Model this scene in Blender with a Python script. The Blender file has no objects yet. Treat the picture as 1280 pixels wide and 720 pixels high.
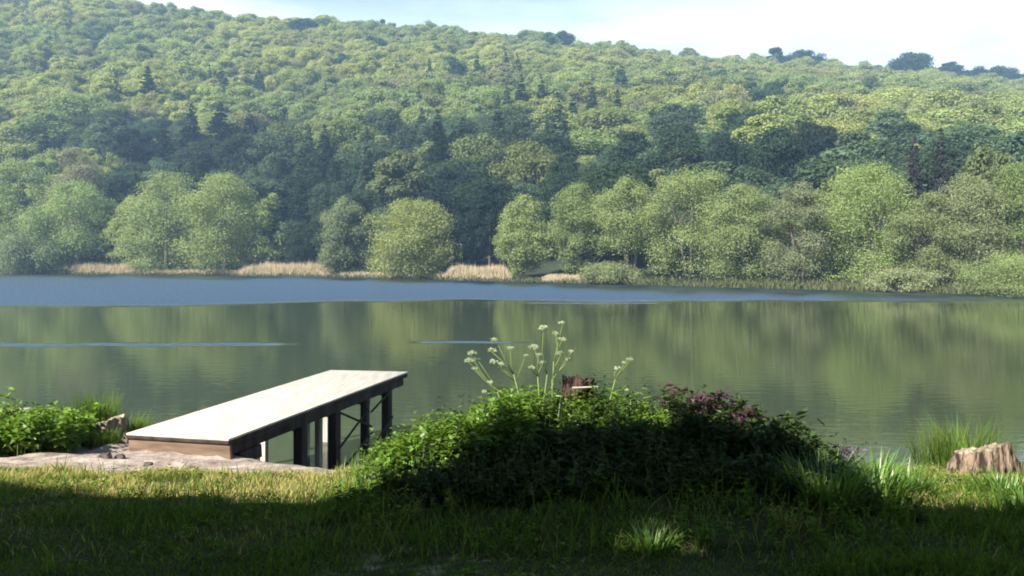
import bpy, math, random
import numpy as np
from mathutils import Vector, Matrix, noise as mnoise

C = bpy.context.scene.collection
R = math.radians
rng = np.random.default_rng(11)
random.seed(11)

# ------------------------------------------------------------------ camera, world, sun, exposure
CAMZ = 3.1
HORIZ = 325.0                      # horizon row in the 1280x720 photograph
cam = bpy.data.cameras.new('camera')
camo = bpy.data.objects.new('camera', cam)
C.objects.link(camo)
camo.location = (0, 0, CAMZ)
camo.rotation_euler = (R(90), 0, 0)
cam.sensor_width = 36.0
cam.lens = 36.0 * 1000 / 1280
cam.shift_y = (HORIZ - 360) / 1280
cam.clip_start = 0.05
cam.clip_end = 4000
S = bpy.context.scene
S.camera = camo

L = Vector((0.58, 0.62, -0.68)).normalized()      # the way the sunlight travels
SUN_EL = math.asin(-L.z)
SUN_AZ = math.atan2(-L.x, -L.y)

world = bpy.data.worlds.new('World')
S.world = world
world.use_nodes = True
nt = world.node_tree
for n in list(nt.nodes):
    nt.nodes.remove(n)
def N(tree, typ, **kw):
    n = tree.nodes.new(typ)
    for k, v in kw.items():
        setattr(n, k, v)
    return n
wo = N(nt, 'ShaderNodeOutputWorld')
bg = N(nt, 'ShaderNodeBackground')
sky = N(nt, 'ShaderNodeTexSky', sky_type='NISHITA')
sky.sun_disc = False
sky.sun_elevation = SUN_EL
sky.sun_rotation = SUN_AZ
sky.air_density = 1.35
sky.dust_density = 0.2
sky.ozone_density = 2.5
SKY_STRENGTH = 0.05
bg.inputs['Strength'].default_value = SKY_STRENGTH
tc = N(nt, 'ShaderNodeTexCoord')
mp = N(nt, 'ShaderNodeMapping')
mp.inputs['Scale'].default_value = (1.6, 1.6, 6.0)
mp.inputs['Location'].default_value = (0.35, 0.2, 0.1)
cn = N(nt, 'ShaderNodeTexNoise')
cn.inputs['Scale'].default_value = 1.7
cn.inputs['Detail'].default_value = 6
cn.inputs['Roughness'].default_value = 0.55
cr = N(nt, 'ShaderNodeValToRGB')
cr.color_ramp.elements[0].position = 0.42
cr.color_ramp.elements[0].color = (.48, .48, .48, 1)
cr.color_ramp.elements[1].position = 0.60
mixc = N(nt, 'ShaderNodeMixRGB')
mixc.inputs['Color2'].default_value = (9.6, 10.3, 10.6, 1)
nt.links.new(tc.outputs['Generated'], mp.inputs['Vector'])
nt.links.new(mp.outputs[0], cn.inputs['Vector'])
nt.links.new(cn.outputs['Fac'], cr.inputs['Fac'])
sz = N(nt, 'ShaderNodeSeparateXYZ'); nt.links.new(tc.outputs['Generated'], sz.inputs[0])
zm = N(nt, 'ShaderNodeMapRange'); zm.interpolation_type = 'SMOOTHSTEP'
zm.inputs['From Min'].default_value = .26; zm.inputs['From Max'].default_value = .34
zm.inputs['To Min'].default_value = 1.0; zm.inputs['To Max'].default_value = .06
nt.links.new(sz.outputs['Z'], zm.inputs['Value'])
mm = N(nt, 'ShaderNodeMath', operation='MULTIPLY')
nt.links.new(cr.outputs['Color'], mm.inputs[0]); nt.links.new(zm.outputs[0], mm.inputs[1])
nt.links.new(mm.outputs[0], mixc.inputs['Fac'])
nt.links.new(sky.outputs['Color'], mixc.inputs['Color1'])
nt.links.new(mixc.outputs[0], bg.inputs['Color'])
nt.links.new(bg.outputs[0], wo.inputs['Surface'])

sl = bpy.data.lights.new('sun', 'SUN')
sl.energy = 5.0
sl.angle = R(0.53)
sl.color = (1.0, 0.95, 0.86)
so = bpy.data.objects.new('sun', sl)
C.objects.link(so)
so.location = (-30, -20, 40)
so.rotation_euler = L.to_track_quat('-Z', 'Y').to_euler()

S.view_settings.view_transform = 'Standard'
S.view_settings.look = 'None'
S.view_settings.exposure = 1.68
S.view_settings.gamma = 1
S.view_settings.use_curve_mapping = False
S.render.engine = 'CYCLES'
cy = S.cycles
cy.use_denoising = True
cy.max_bounces = 6
cy.diffuse_bounces = 3
cy.glossy_bounces = 3
cy.transmission_bounces = 3
cy.volume_bounces = 0
cy.transparent_max_bounces = 4
cy.caustics_reflective = False
cy.caustics_refractive = False
cy.filter_width = 1.85

# ------------------------------------------------------------------ helpers
class MB:
    """collects vertices and faces of ONE mesh"""
    def __init__(self):
        self.v, self.f, self.n = [], [], 0
    def add(self, verts, faces):
        verts = np.asarray(verts, float).reshape(-1, 3)
        self.v.append(verts)
        if isinstance(faces, np.ndarray):
            self.f.append(faces + self.n)
        else:
            for fc in faces:
                self.f.append(np.asarray([fc]) + self.n)
        self.n += len(verts)
    def tube(self, pts, rad, seg=7, wob=0.0, cap=True):
        pts = np.asarray(pts, float)
        k = len(pts)
        d = np.gradient(pts, axis=0)
        d /= np.linalg.norm(d, axis=1)[:, None] + 1e-9
        ref = np.array([0.3, 1, 0.1]) if abs(d[0][2]) > .6 else np.array([0, 0, 1.])
        a = np.cross(d, ref); a /= np.linalg.norm(a, axis=1)[:, None] + 1e-9
        b = np.cross(d, a)
        t = np.linspace(0, 2 * np.pi, seg, endpoint=False)
        rr = np.asarray(rad, float)[:, None] * (1 + wob * rng.normal(size=(k, seg)))
        P = pts[:, None] + rr[..., None] * (np.cos(t)[None, :, None] * a[:, None] + np.sin(t)[None, :, None] * b[:, None])
        i, j = np.meshgrid(np.arange(k - 1), np.arange(seg), indexing='ij')
        j2 = (j + 1) % seg
        F = np.stack([i * seg + j, i * seg + j2, (i + 1) * seg + j2, (i + 1) * seg + j], -1).reshape(-1, 4)
        base = self.n
        self.add(P.reshape(-1, 3), F)
        if cap:
            self.f.append(np.array([[base + (k - 1) * seg + q for q in range(seg)]]))
            self.f.append(np.array([[base + q for q in range(seg)][::-1]]))
    def box(self, c, ax, ay, az):
        """c centre, ax/ay/az half-extent vectors"""
        c, ax, ay, az = (np.asarray(q, float) for q in (c, ax, ay, az))
        V = [c + sx * ax + sy * ay + sz * az for sx in (-1, 1) for sy in (-1, 1) for sz in (-1, 1)]
        F = [(0, 1, 3, 2), (4, 6, 7, 5), (0, 4, 5, 1), (2, 3, 7, 6), (0, 2, 6, 4), (1, 5, 7, 3)]
        self.add(V, F)
    def leaves(self, P, nrm, a, b, tip=0.0):
        """rhombic leaves: centres P, normals nrm, half length a, half width b"""
        n = len(P)
        if n == 0:
            return
        nrm = nrm / (np.linalg.norm(nrm, axis=1)[:, None] + 1e-9)
        r = rng.normal(size=(n, 3))
        t = np.cross(nrm, r); t /= np.linalg.norm(t, axis=1)[:, None] + 1e-9
        s = np.cross(nrm, t)
        a = np.broadcast_to(np.asarray(a, float), (n,))[:, None]
        b = np.broadcast_to(np.asarray(b, float), (n,))[:, None]
        V = np.stack([P - a * t, P + b * s + nrm * b * .3, P + a * t, P - b * s + nrm * b * .3], 1).reshape(-1, 3)
        F = np.arange(4 * n).reshape(n, 4)
        self.add(V, F)
    def build(self, name, mat, parent=None, smooth=False, bevel=0.0):
        me = mesh_from(name, np.concatenate(self.v), self.f, mat, smooth)
        return link(name, me, parent, bevel)

def mesh_from(name, V, flist, mat, smooth=False):
    me = bpy.data.meshes.new(name)
    me.vertices.add(len(V))
    me.vertices.foreach_set('co', V.astype(np.float32).ravel())
    loops = np.concatenate([f.ravel() for f in flist]).astype(np.int32)
    sizes = np.concatenate([np.full(len(f), f.shape[1]) for f in flist]).astype(np.int32)
    starts = np.concatenate([[0], np.cumsum(sizes)[:-1]]).astype(np.int32)
    me.loops.add(len(loops))
    me.loops.foreach_set('vertex_index', loops)
    me.polygons.add(len(sizes))
    me.polygons.foreach_set('loop_start', starts)
    me.polygons.foreach_set('loop_total', sizes)
    if smooth:
        me.polygons.foreach_set('use_smooth', np.ones(len(sizes), bool))
    me.update(calc_edges=True)
    me.validate()
    for m in (mat if isinstance(mat, (list, tuple)) else [mat]):
        me.materials.append(m)
    return me

def link(name, me, parent=None, bevel=0.0):
    o = bpy.data.objects.new(name, me)
    C.objects.link(o)
    if parent is not None:
        o.parent = parent
    if bevel:
        m = o.modifiers.new('bevel', 'BEVEL')
        m.width = bevel
        m.segments = 2
        m.limit_method = 'ANGLE'
    return o

def tag(o, label=None, cat=None, group=None, kind=None):
    if label: o['label'] = label
    if cat: o['category'] = cat
    if group: o['group'] = group
    if kind: o['kind'] = kind
    return o

def thing(name, label, cat, loc, rz=0.0, group=None, scale=None):
    o = bpy.data.objects.new(name, None)
    C.objects.link(o)
    o.empty_display_size = 0.2
    o.location = loc
    o.rotation_euler = (0, 0, rz)
    if scale is not None:
        o.scale = scale
    return tag(o, label, cat, group)

def smooth(a, b, x):
    t = np.clip((np.asarray(x, float) - a) / (b - a), 0, 1)
    return t * t * (3 - 2 * t)

def unit(n):
    d = rng.normal(size=(n, 3))
    return d / np.linalg.norm(d, axis=1)[:, None]

class VNoise:
    """cheap smooth 2D value noise"""
    def __init__(self, seed):
        self.g = np.random.default_rng(seed).random((64, 64))
    def __call__(self, x, y):
        x = np.asarray(x, float); y = np.asarray(y, float)
        xi = np.floor(x).astype(int); yi = np.floor(y).astype(int)
        fx = x - xi; fy = y - yi
        fx = fx * fx * (3 - 2 * fx); fy = fy * fy * (3 - 2 * fy)
        g = self.g
        a = g[xi % 64, yi % 64]; b = g[(xi + 1) % 64, yi % 64]
        c = g[xi % 64, (yi + 1) % 64]; d = g[(xi + 1) % 64, (yi + 1) % 64]
        return (a * (1 - fx) + b * fx) * (1 - fy) + (c * (1 - fx) + d * fx) * fy
vn1, vn2, vn3 = VNoise(1), VNoise(2), VNoise(3)

# ------------------------------------------------------------------ materials
def newmat(name):
    m = bpy.data.materials.new(name)
    m.use_nodes = True
    t = m.node_tree
    for n in list(t.nodes):
        t.nodes.remove(n)
    out = N(t, 'ShaderNodeOutputMaterial')
    return m, t, out

def leaf_mat(name, base, trans=0.4, spread=0.35, use_tint=False, gloss=0.0, hue=0.015, patch=None):
    m, t, out = newmat(name)
    geo = N(t, 'ShaderNodeNewGeometry')
    hsv = N(t, 'ShaderNodeHueSaturation')
    mr = N(t, 'ShaderNodeMapRange')
    mr.inputs['To Min'].default_value = 1 - spread
    mr.inputs['To Max'].default_value = 1 + spread
    t.links.new(geo.outputs['Random Per Island'], mr.inputs['Value'])
    t.links.new(mr.outputs[0], hsv.inputs['Value'])
    mul = N(t, 'ShaderNodeMath', operation='MULTIPLY'); mul.inputs[1].default_value = 7.31
    fr = N(t, 'ShaderNodeMath', operation='FRACT')
    mh = N(t, 'ShaderNodeMapRange')
    mh.inputs['To Min'].default_value = 0.5 - hue
    mh.inputs['To Max'].default_value = 0.5 + hue
    t.links.new(geo.outputs['Random Per Island'], mul.inputs[0])
    t.links.new(mul.outputs[0], fr.inputs[0])
    t.links.new(fr.outputs[0], mh.inputs['Value'])
    t.links.new(mh.outputs[0], hsv.inputs['Hue'])
    if use_tint:
        at = N(t, 'ShaderNodeAttribute', attribute_type='INSTANCER', attribute_name='tint')
        t.links.new(at.outputs['Color'], hsv.inputs['Color'])
    elif patch:
        co = N(t, 'ShaderNodeTexCoord')
        pn = N(t, 'ShaderNodeTexNoise'); pn.inputs['Scale'].default_value = 1.1; pn.inputs['Detail'].default_value = 4
        pr = N(t, 'ShaderNodeValToRGB')
        pr.color_ramp.elements[0].position = .50; pr.color_ramp.elements[0].color = (*base, 1)
        pr.color_ramp.elements[1].position = .76; pr.color_ramp.elements[1].color = (*patch, 1)
        t.links.new(co.outputs['Object'], pn.inputs['Vector']); t.links.new(pn.outputs['Fac'], pr.inputs[0])
        t.links.new(pr.outputs[0], hsv.inputs['Color'])
    else:
        hsv.inputs['Color'].default_value = (*base, 1)
    df = N(t, 'ShaderNodeBsdfDiffuse')
    tr = N(t, 'ShaderNodeBsdfTranslucent')
    mx = N(t, 'ShaderNodeMixShader'); mx.inputs[0].default_value = trans
    br = N(t, 'ShaderNodeMixRGB', blend_type='MULTIPLY')
    br.inputs['Fac'].default_value = 1
    br.inputs['Color2'].default_value = (1.35, 1.3, 0.6, 1)
    t.links.new(hsv.outputs[0], df.inputs['Color'])
    t.links.new(hsv.outputs[0], br.inputs['Color1'])
    t.links.new(br.outputs[0], tr.inputs['Color'])
    t.links.new(df.outputs[0], mx.inputs[1])
    t.links.new(tr.outputs[0], mx.inputs[2])
    last = mx
    if gloss:
        gl = N(t, 'ShaderNodeBsdfGlossy'); gl.inputs['Roughness'].default_value = 0.4
        gl.inputs['Color'].default_value = (1, 1, 1, 1)
        m2 = N(t, 'ShaderNodeMixShader'); m2.inputs[0].default_value = gloss
        t.links.new(mx.outputs[0], m2.inputs[1]); t.links.new(gl.outputs[0], m2.inputs[2])
        last = m2
    t.links.new(last.outputs[0], out.inputs['Surface'])
    return m

def noise_mat(name, c1, c2, scale=5.0, rough=0.85, stretch=(1, 1, 1), bump=0.2, detail=5, spec=0.3, coord='Object', lo=0.35, hi=0.65, bdist=0.02):
    m, t, out = newmat(name)
    p = N(t, 'ShaderNodeBsdfPrincipled')
    p.inputs['Roughness'].default_value = rough
    p.inputs['Specular IOR Level'].default_value = spec
    co = N(t, 'ShaderNodeTexCoord')
    mpn = N(t, 'ShaderNodeMapping'); mpn.inputs['Scale'].default_value = stretch
    nz = N(t, 'ShaderNodeTexNoise')
    nz.inputs['Scale'].default_value = scale
    nz.inputs['Detail'].default_value = detail
    ra = N(t, 'ShaderNodeValToRGB')
    ra.color_ramp.elements[0].position = lo; ra.color_ramp.elements[0].color = (*c1, 1)
    ra.color_ramp.elements[1].position = hi; ra.color_ramp.elements[1].color = (*c2, 1)
    bm_ = N(t, 'ShaderNodeBump'); bm_.inputs['Strength'].default_value = bump
    bm_.inputs['Distance'].default_value = bdist
    t.links.new(co.outputs[coord], mpn.inputs[0])
    t.links.new(mpn.outputs[0], nz.inputs['Vector'])
    t.links.new(nz.outputs['Fac'], ra.inputs['Fac'])
    t.links.new(ra.outputs['Color'], p.inputs['Base Color'])
    t.links.new(nz.outputs['Fac'], bm_.inputs['Height'])
    t.links.new(bm_.outputs[0], p.inputs['Normal'])
    t.links.new(p.outputs[0], out.inputs['Surface'])
    return m

M = {}
M['tree_leaf'] = leaf_mat('tree_leaf', (.08, .11, .03), trans=0.40, spread=0.12, use_tint=True)
M['bark'] = noise_mat('bark', (.035, .03, .024), (.12, .10, .08), scale=3, stretch=(1, 1, .3))
M['pale_bark'] = noise_mat('pale_bark', (.16, .14, .12), (.34, .31, .27), scale=3, stretch=(1, 1, .3))
M['hill_soil'] = noise_mat('hill_soil', (.012, .02, .01), (.03, .04, .016), scale=.15, bump=0)
M['deck'] = noise_mat('deck_ply', (.32, .29, .24), (.43, .39, .33), scale=2.2, stretch=(6, .8, 1), rough=.6, bump=.05, detail=8)
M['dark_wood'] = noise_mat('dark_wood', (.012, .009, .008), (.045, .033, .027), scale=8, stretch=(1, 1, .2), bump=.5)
M['front_wood'] = noise_mat('front_wood', (.085, .055, .036), (.165, .112, .078), scale=5, stretch=(.35, 1, 3), bump=.3)
M['pale_lit_wood'] = noise_mat('pale_lit_wood', (.20, .18, .15), (.42, .38, .33), scale=8, stretch=(1, 1, .2), bump=.4)
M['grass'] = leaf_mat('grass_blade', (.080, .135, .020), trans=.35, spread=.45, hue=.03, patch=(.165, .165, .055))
M['dry_lit_grass'] = leaf_mat('dry_lit_grass_blade', (.30, .27, .10), trans=.3, spread=.4)  # straw tone of dry blades, also brightens the sunlit strip
M['nettle'] = leaf_mat('nettle_leaf', (.11, .19, .025), trans=.45, spread=.45, gloss=.02)
M['purple'] = leaf_mat('purple_leaf', (.068, .030, .044), trans=.35, spread=.45, gloss=.04)
M['mauve'] = leaf_mat('mauve_flower', (.14, .075, .17), trans=.3, spread=.4)
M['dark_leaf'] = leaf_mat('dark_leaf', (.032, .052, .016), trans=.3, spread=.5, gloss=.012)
M['sedge'] = leaf_mat('sedge_blade', (.10, .18, .035), trans=.35, spread=.4, gloss=.02)
M['reed'] = leaf_mat('dry_reed', (.41, .34, .235), trans=.2, spread=.35)
M['umbel'] = leaf_mat('umbel_flower', (.44, .48, .33), trans=.3, spread=.2)
M['stalk'] = leaf_mat('green_stalk', (.17, .24, .07), trans=.2, spread=.2)
M['stump_bark'] = noise_mat('stump_bark', (.025, .014, .010), (.20, .145, .10), scale=24, stretch=(1, 1, .14), bump=1, bdist=.05, lo=.40, hi=.56, detail=7)
M['rotten'] = noise_mat('rotten_wood', (.008, .005, .004), (.085, .045, .035), scale=14, stretch=(1, 1, .4), bump=1, bdist=.04, lo=.4, hi=.68)
M['cut_wood'] = noise_mat('cut_wood', (.10, .075, .05), (.36, .29, .20), scale=20, stretch=(1, 1, .2), bump=.8)
M['clod'] = noise_mat('earth_clod', (.025, .018, .015), (.09, .065, .055), scale=12, bump=.6)

# ------------------------------------------------------------------ near bank
DX, DY = [0, 1], [0, 1]
prof_y = np.array([-60, 0, 3, 4.2, 5, 6, 7, 8, 9.7, 11, 12, 14])
prof_z = np.array([2.6, 1.75, 1.6, 1.5, 1.42, 1.3, 1.17, 1.0, .78, .62, .45, .1])
def Hnear(x, y):
    x = np.asarray(x, float); y = np.asarray(y, float)
    z = np.interp(y, prof_y, prof_z)
    crest = np.interp(x, [-30, -9, -6.3, -5.0, -4.2, -3.4, -2.1, -1.4, 3, 4.5, 5.5, 12, 30],
                      [13, 12.5, 11.9, 11.4, 10.4, 9.3, 8.1, 7.9, 7.9, 8.2, 8.3, 8.6, 9.5])
    crest = crest + .35 * (vn1(x * 1.1 + 7, y * .4) - .5)
    over = np.clip(y - crest, 0, None)
    drop = np.where(over < 1.5, over * over * .36, .81 + (over - 1.5) * .85)
    z = z - drop
    mx = np.interp(x, [-1.4, -1.0, -.5, 0, .6, 1.4, 1.9, 2.3, 2.75], [0, .12, .30, .44, .47, .40, .29, .14, 0])
    my = smooth(4.3, 6.2, y) * (1 - smooth(6.5, 7.8, y))
    z = z + mx * my
    sandm = smooth(-1.4, -2.2, x) * smooth(7.2, 7.6, y) * smooth(-7, -5.4, x)
    z = z + sandm * (.07 * (vn3(x * .8 + 2, y * 3.5) - .5) + .05 * (vn1(x * 5, y * 6) - .5))
    z = z + .05 * (vn2(x * 1.3, y * 1.3) - .5) + .03 * (vn3(x * 4, y * 4) - .5)
    return np.maximum(z, -2.5)

def ground_mat():
    m, t, out = newmat('bank_ground')
    p = N(t, 'ShaderNodeBsdfPrincipled'); p.inputs['Roughness'].default_value = .95
    p.inputs['Specular IOR Level'].default_value = .1
    co = N(t, 'ShaderNodeTexCoord')
    at = N(t, 'ShaderNodeAttribute', attribute_name='sand')
    n1 = N(t, 'ShaderNodeTexNoise'); n1.inputs['Scale'].default_value = 5; n1.inputs['Detail'].default_value = 8
    n1.inputs['Roughness'].default_value = .65
    n2 = N(t, 'ShaderNodeTexNoise'); n2.inputs['Scale'].default_value = 60; n2.inputs['Detail'].default_value = 4
    t.links.new(co.outputs['Object'], n1.inputs['Vector']); t.links.new(co.outputs['Object'], n2.inputs['Vector'])
    r1 = N(t, 'ShaderNodeValToRGB')
    e = r1.color_ramp.elements
    e[0].position = .32; e[0].color = (.13, .10, .08, 1)
    e[1].position = .66; e[1].color = (.39, .32, .265, 1)
    r2 = N(t, 'ShaderNodeValToRGB')
    e = r2.color_ramp.elements
    e[0].position = .35; e[0].color = (.016, .022, .007, 1)
    e[1].position = .7; e[1].color = (.06, .055, .024, 1)
    t.links.new(n1.outputs['Fac'], r1.inputs[0]); t.links.new(n1.outputs['Fac'], r2.inputs[0])
    ad = N(t, 'ShaderNodeMath', operation='MULTIPLY_ADD'); ad.inputs[1].default_value = .9; ad.inputs[2].default_value = -.45
    t.links.new(n1.outputs['Fac'], ad.inputs[0])
    su = N(t, 'ShaderNodeMath', operation='ADD'); su.use_clamp = True
    t.links.new(at.outputs['Fac'], su.inputs[0]); t.links.new(ad.outputs[0], su.inputs[1])
    mr = N(t, 'ShaderNodeMapRange'); mr.inputs['From Min'].default_value = .35; mr.inputs['From Max'].default_value = .6
    t.links.new(su.outputs[0], mr.inputs['Value'])
    mx = N(t, 'ShaderNodeMixRGB')
    t.links.new(mr.outputs[0], mx.inputs['Fac']); t.links.new(r2.outputs[0], mx.inputs['Color1']); t.links.new(r1.outputs[0], mx.inputs['Color2'])
    bm_ = N(t, 'ShaderNodeBump'); bm_.inputs['Strength'].default_value = .8; bm_.inputs['Distance'].default_value = .06
    sm = N(t, 'ShaderNodeMath', operation='MULTIPLY_ADD'); sm.inputs[1].default_value = .2
    t.links.new(n2.outputs['Fac'], sm.inputs[0]); t.links.new(n1.outputs['Fac'], sm.inputs[2])
    t.links.new(sm.outputs[0], bm_.inputs['Height']); t.links.new(bm_.outputs[0], p.inputs['Normal'])
    t.links.new(mx.outputs[0], p.inputs['Base Color'])
    t.links.new(p.outputs[0], out.inputs['Surface'])
    return m

def sandy(x, y):
    """0..1: bare sandy / trodden earth instead of grass"""
    x = np.asarray(x, float); y = np.asarray(y, float)
    lim = np.interp(x, [-9, -5, -4, -3, -2.2, -1.6], [8.2, 7.9, 7.7, 7.5, 7.4, 7.6])
    a = smooth(lim - .25, lim + .25, y + .5 * (vn1(x * 2.2, y * 3.1) - .5)) * (1 - smooth(-1.9, -1.3, x)) * smooth(-7.0, -5.2, x)
    b = .34 * np.exp(-((x + .6) / 1.2) ** 2 - ((y - 4.1) / .5) ** 2)
    c = .28 * np.exp(-((x - 2.6) / 1.2) ** 2 - ((y - 4.6) / .45) ** 2)
    return np.clip(a + b + c, 0, 1)

def grid_mesh(name, xs, ys, H, mat):
    X, Y = np.meshgrid(xs, ys, indexing='ij')
    Z = H(X, Y)
    V = np.stack([X, Y, Z], -1).reshape(-1, 3)
    i, j = np.meshgrid(np.arange(len(xs) - 1), np.arange(len(ys) - 1), indexing='ij')
    n = len(ys)
    F = np.stack([i * n + j, (i + 1) * n + j, (i + 1) * n + j + 1, i * n + j + 1], -1).reshape(-1, 4)
    return mesh_from(name, V, [F], mat, True), V

xs = np.concatenate([np.linspace(-70, -9.2, 30), np.arange(-9, 9, .09), np.linspace(9.2, 70, 30)])
ys = np.concatenate([np.linspace(-60, 2.4, 30), np.arange(2.5, 14, .07), np.linspace(14.2, 40, 12)])
gme, gV = grid_mesh('ground', xs, ys, Hnear, ground_mat())
sa = gme.attributes.new('sand', 'FLOAT', 'POINT')
sa.data.foreach_set('value', sandy(gV[:, 0], gV[:, 1]).astype(np.float32))
ground = tag(link('ground', gme), kind='structure')

# ------------------------------------------------------------------ far terrain (in directions u = X / Y seen from the bank)
PX = lambda u: 640 + 1000 * u
sh_px = np.array([-900, -300, 0, 320, 640, 860, 1100, 1280, 1600, 2200])
sh_y = np.array([215, 200, 180, 155, 115, 94, 79, 70, 60, 45])
sky_px = np.array([-900, -300, 0, 150, 250, 350, 480, 640, 860, 1000, 1130, 1280, 1600, 2200])
sky_py = np.array([-80, -45, -18, 2, 18, 26, 35, 46, 75, 84, 94, 108, 135, 170])
RIDGE = 460.0
def shore(u): return np.interp(PX(u), sh_px, sh_y)
def Hfar_uy(u, Y):
    s = shore(u)
    zr = CAMZ + (HORIZ - np.interp(PX(u), sky_px, sky_py)) / 1000 * RIDGE - 10.5
    base = s + 16
    t = np.clip((Y - base) / (RIDGE - base), 0, 1)
    hill = zr * (.92 * t + .08 * t * t)
    low = np.interp(Y - s, [-30, -4, 0, 2, 16], [-3, -.8, .05, .5, 1.0])
    z = low + hill
    return z - np.where(Y > RIDGE, (Y - RIDGE) * .12, 0)
def Hfar(x, y): return Hfar_uy(x / y, y)
us = np.linspace(-1.5, 1.5, 120)
tt = np.concatenate([np.linspace(-30, 30, 25), np.linspace(36, 700, 60)])
U, T = np.meshgrid(us, tt, indexing='ij')
Yf = shore(U) + T
V = np.stack([U * Yf, Yf, Hfar_uy(U, Yf) + 2.0 * (vn1(U * 30, Yf * .06) - .5) * smooth(20, 60, T)], -1).reshape(-1, 3)
i, j = np.meshgrid(np.arange(len(us) - 1), np.arange(len(tt) - 1), indexing='ij')
n = len(tt)
F = np.stack([i * n + j, (i + 1) * n + j, (i + 1) * n + j + 1, i * n + j + 1], -1).reshape(-1, 4)
hill = tag(link('hillside', mesh_from('hillside', V, [F], M['hill_soil'], True)), kind='structure')

# ------------------------------------------------------------------ lake
def water_mat():
    m, t, out = newmat('lake_water')
    p = N(t, 'ShaderNodeBsdfPrincipled')
    p.inputs['IOR'].default_value = 1.333
    p.inputs['Specular IOR Level'].default_value = .5
    co = N(t, 'ShaderNodeTexCoord')
    sx = N(t, 'ShaderNodeSeparateXYZ')
    t.links.new(co.outputs['Object'], sx.inputs[0])
    def noise(scale, stretch, detail=3, loc=(0, 0, 0)):
        mpn = N(t, 'ShaderNodeMapping'); mpn.inputs['Scale'].default_value = stretch; mpn.inputs['Location'].default_value = loc
        nz = N(t, 'ShaderNodeTexNoise'); nz.inputs['Scale'].default_value = scale; nz.inputs['Detail'].default_value = detail
        t.links.new(co.outputs['Object'], mpn.inputs[0]); t.links.new(mpn.outputs[0], nz.inputs['Vector'])
        return nz.outputs['Fac']
    def math_(op, a, b=None, c=None, clamp=False):
        q = N(t, 'ShaderNodeMath', operation=op); q.use_clamp = clamp
        for k, v in enumerate((a, b, c)):
            if v is None: continue
            if isinstance(v, (int, float)): q.inputs[k].default_value = v
            else: t.links.new(v, q.inputs[k])
        return q.outputs[0]
    def ramp01(v, a, b):
        q = N(t, 'ShaderNodeMapRange'); q.interpolation_type = 'SMOOTHSTEP'
        q.inputs['From Min'].default_value = a; q.inputs['From Max'].default_value = b
        t.links.new(v, q.inputs['Value'])
        return q.outputs[0]
    # wind-roughened far water, its near edge wandering
    edge_n = noise(.035, (1, .25, 1), 3)
    yy = math_('MULTIPLY_ADD', edge_n, 26.0, sx.outputs['Y'])
    yy = math_('MULTIPLY_ADD', math_('MULTIPLY', math_('MINIMUM', math_('ADD', sx.outputs['X'], 18.0), 0.0), -.30), 1.0, yy)
    far = ramp01(yy, 70.0, 76.0)
    # narrow ruffled lines drifting on the calm part
    def band(y0, hw, x0, x1, tilt):
        yc = math_('MULTIPLY_ADD', sx.outputs['X'], tilt, sx.outputs['Y'])
        yc = math_('MULTIPLY_ADD', noise(.5, (1, .3, 1), 3), .9, yc)
        d = math_('ABSOLUTE', math_('SUBTRACT', yc, y0 + .45))
        q = N(t, 'ShaderNodeMapRange'); q.inputs['From Min'].default_value = hw; q.inputs['From Max'].default_value = hw * .3
        t.links.new(d, q.inputs['Value'])
        return math_('MULTIPLY', q.outputs[0], math_('MULTIPLY', ramp01(sx.outputs['X'], x0 - .8, x0 + .8), math_('SUBTRACT', 1.0, ramp01(sx.outputs['X'], x1 - 1.6, x1 + 1.0))))
    b1 = band(29.6, .75, -60, -8.2, -.02)
    b2 = band(30.1, .45, -3.4, 0.2, 0)
    b3 = band(57.5, 1.1, 1.0, 11.0, .0)
    lines = math_('MAXIMUM', math_('MAXIMUM', b1, b2), b3)
    rough_zone = math_('MAXIMUM', far, math_('MULTIPLY', lines, .8))
    # calm swell + ripples
    calm = noise(2.2, (.6, 2.2, 1), 2)
    fine = noise(9.0, (.7, 1.6, 1), 2)
    nearz = math_('SUBTRACT', 1.0, ramp01(sx.outputs['Y'], 9.0, 16.0))
    hcalm = math_('ADD', math_('MULTIPLY', calm, .0035), math_('MULTIPLY', fine, math_('MULTIPLY_ADD', nearz, .0022, .0003)))
    h = hcalm
    bm_ = N(t, 'ShaderNodeBump'); bm_.inputs['Strength'].default_value = 1.0; bm_.inputs['Distance'].default_value = 1.0
    t.links.new(h, bm_.inputs['Height'])
    # facets of the wind ripples (those turned to the shore are the ones seen at this low angle)
    def wn(scale, loc):
        return noise(scale, (.8, 1.7, 1), 2, loc)
    ax_ = math_('MULTIPLY', math_('SUBTRACT', wn(3.2, (3, 1, 0)), .5), .6)
    ay_ = math_('MULTIPLY_ADD', math_('SUBTRACT', wn(2.6, (11, 5, 0)), .5), -.36, -.235)
    cv = N(t, 'ShaderNodeCombineXYZ'); cv.inputs['Z'].default_value = 1.0
    t.links.new(ax_, cv.inputs['X']); t.links.new(ay_, cv.inputs['Y'])
    nn = N(t, 'ShaderNodeVectorMath', operation='NORMALIZE'); t.links.new(cv.outputs[0], nn.inputs[0])
    mxn = N(t, 'ShaderNodeMix', data_type='VECTOR')
    t.links.new(rough_zone, mxn.inputs[0])
    t.links.new(bm_.outputs[0], mxn.inputs[4]); t.links.new(nn.outputs[0], mxn.inputs[5])
    n2_ = N(t, 'ShaderNodeVectorMath', operation='NORMALIZE'); t.links.new(mxn.outputs[1], n2_.inputs[0])
    t.links.new(n2_.outputs[0], p.inputs['Normal'])
    rg = math_('MULTIPLY_ADD', rough_zone, .04, .035)
    t.links.new(rg, p.inputs['Roughness'])
    t.links.new(math_('MULTIPLY_ADD', rough_zone, 1.7, 1.333), p.inputs['IOR'])
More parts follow.
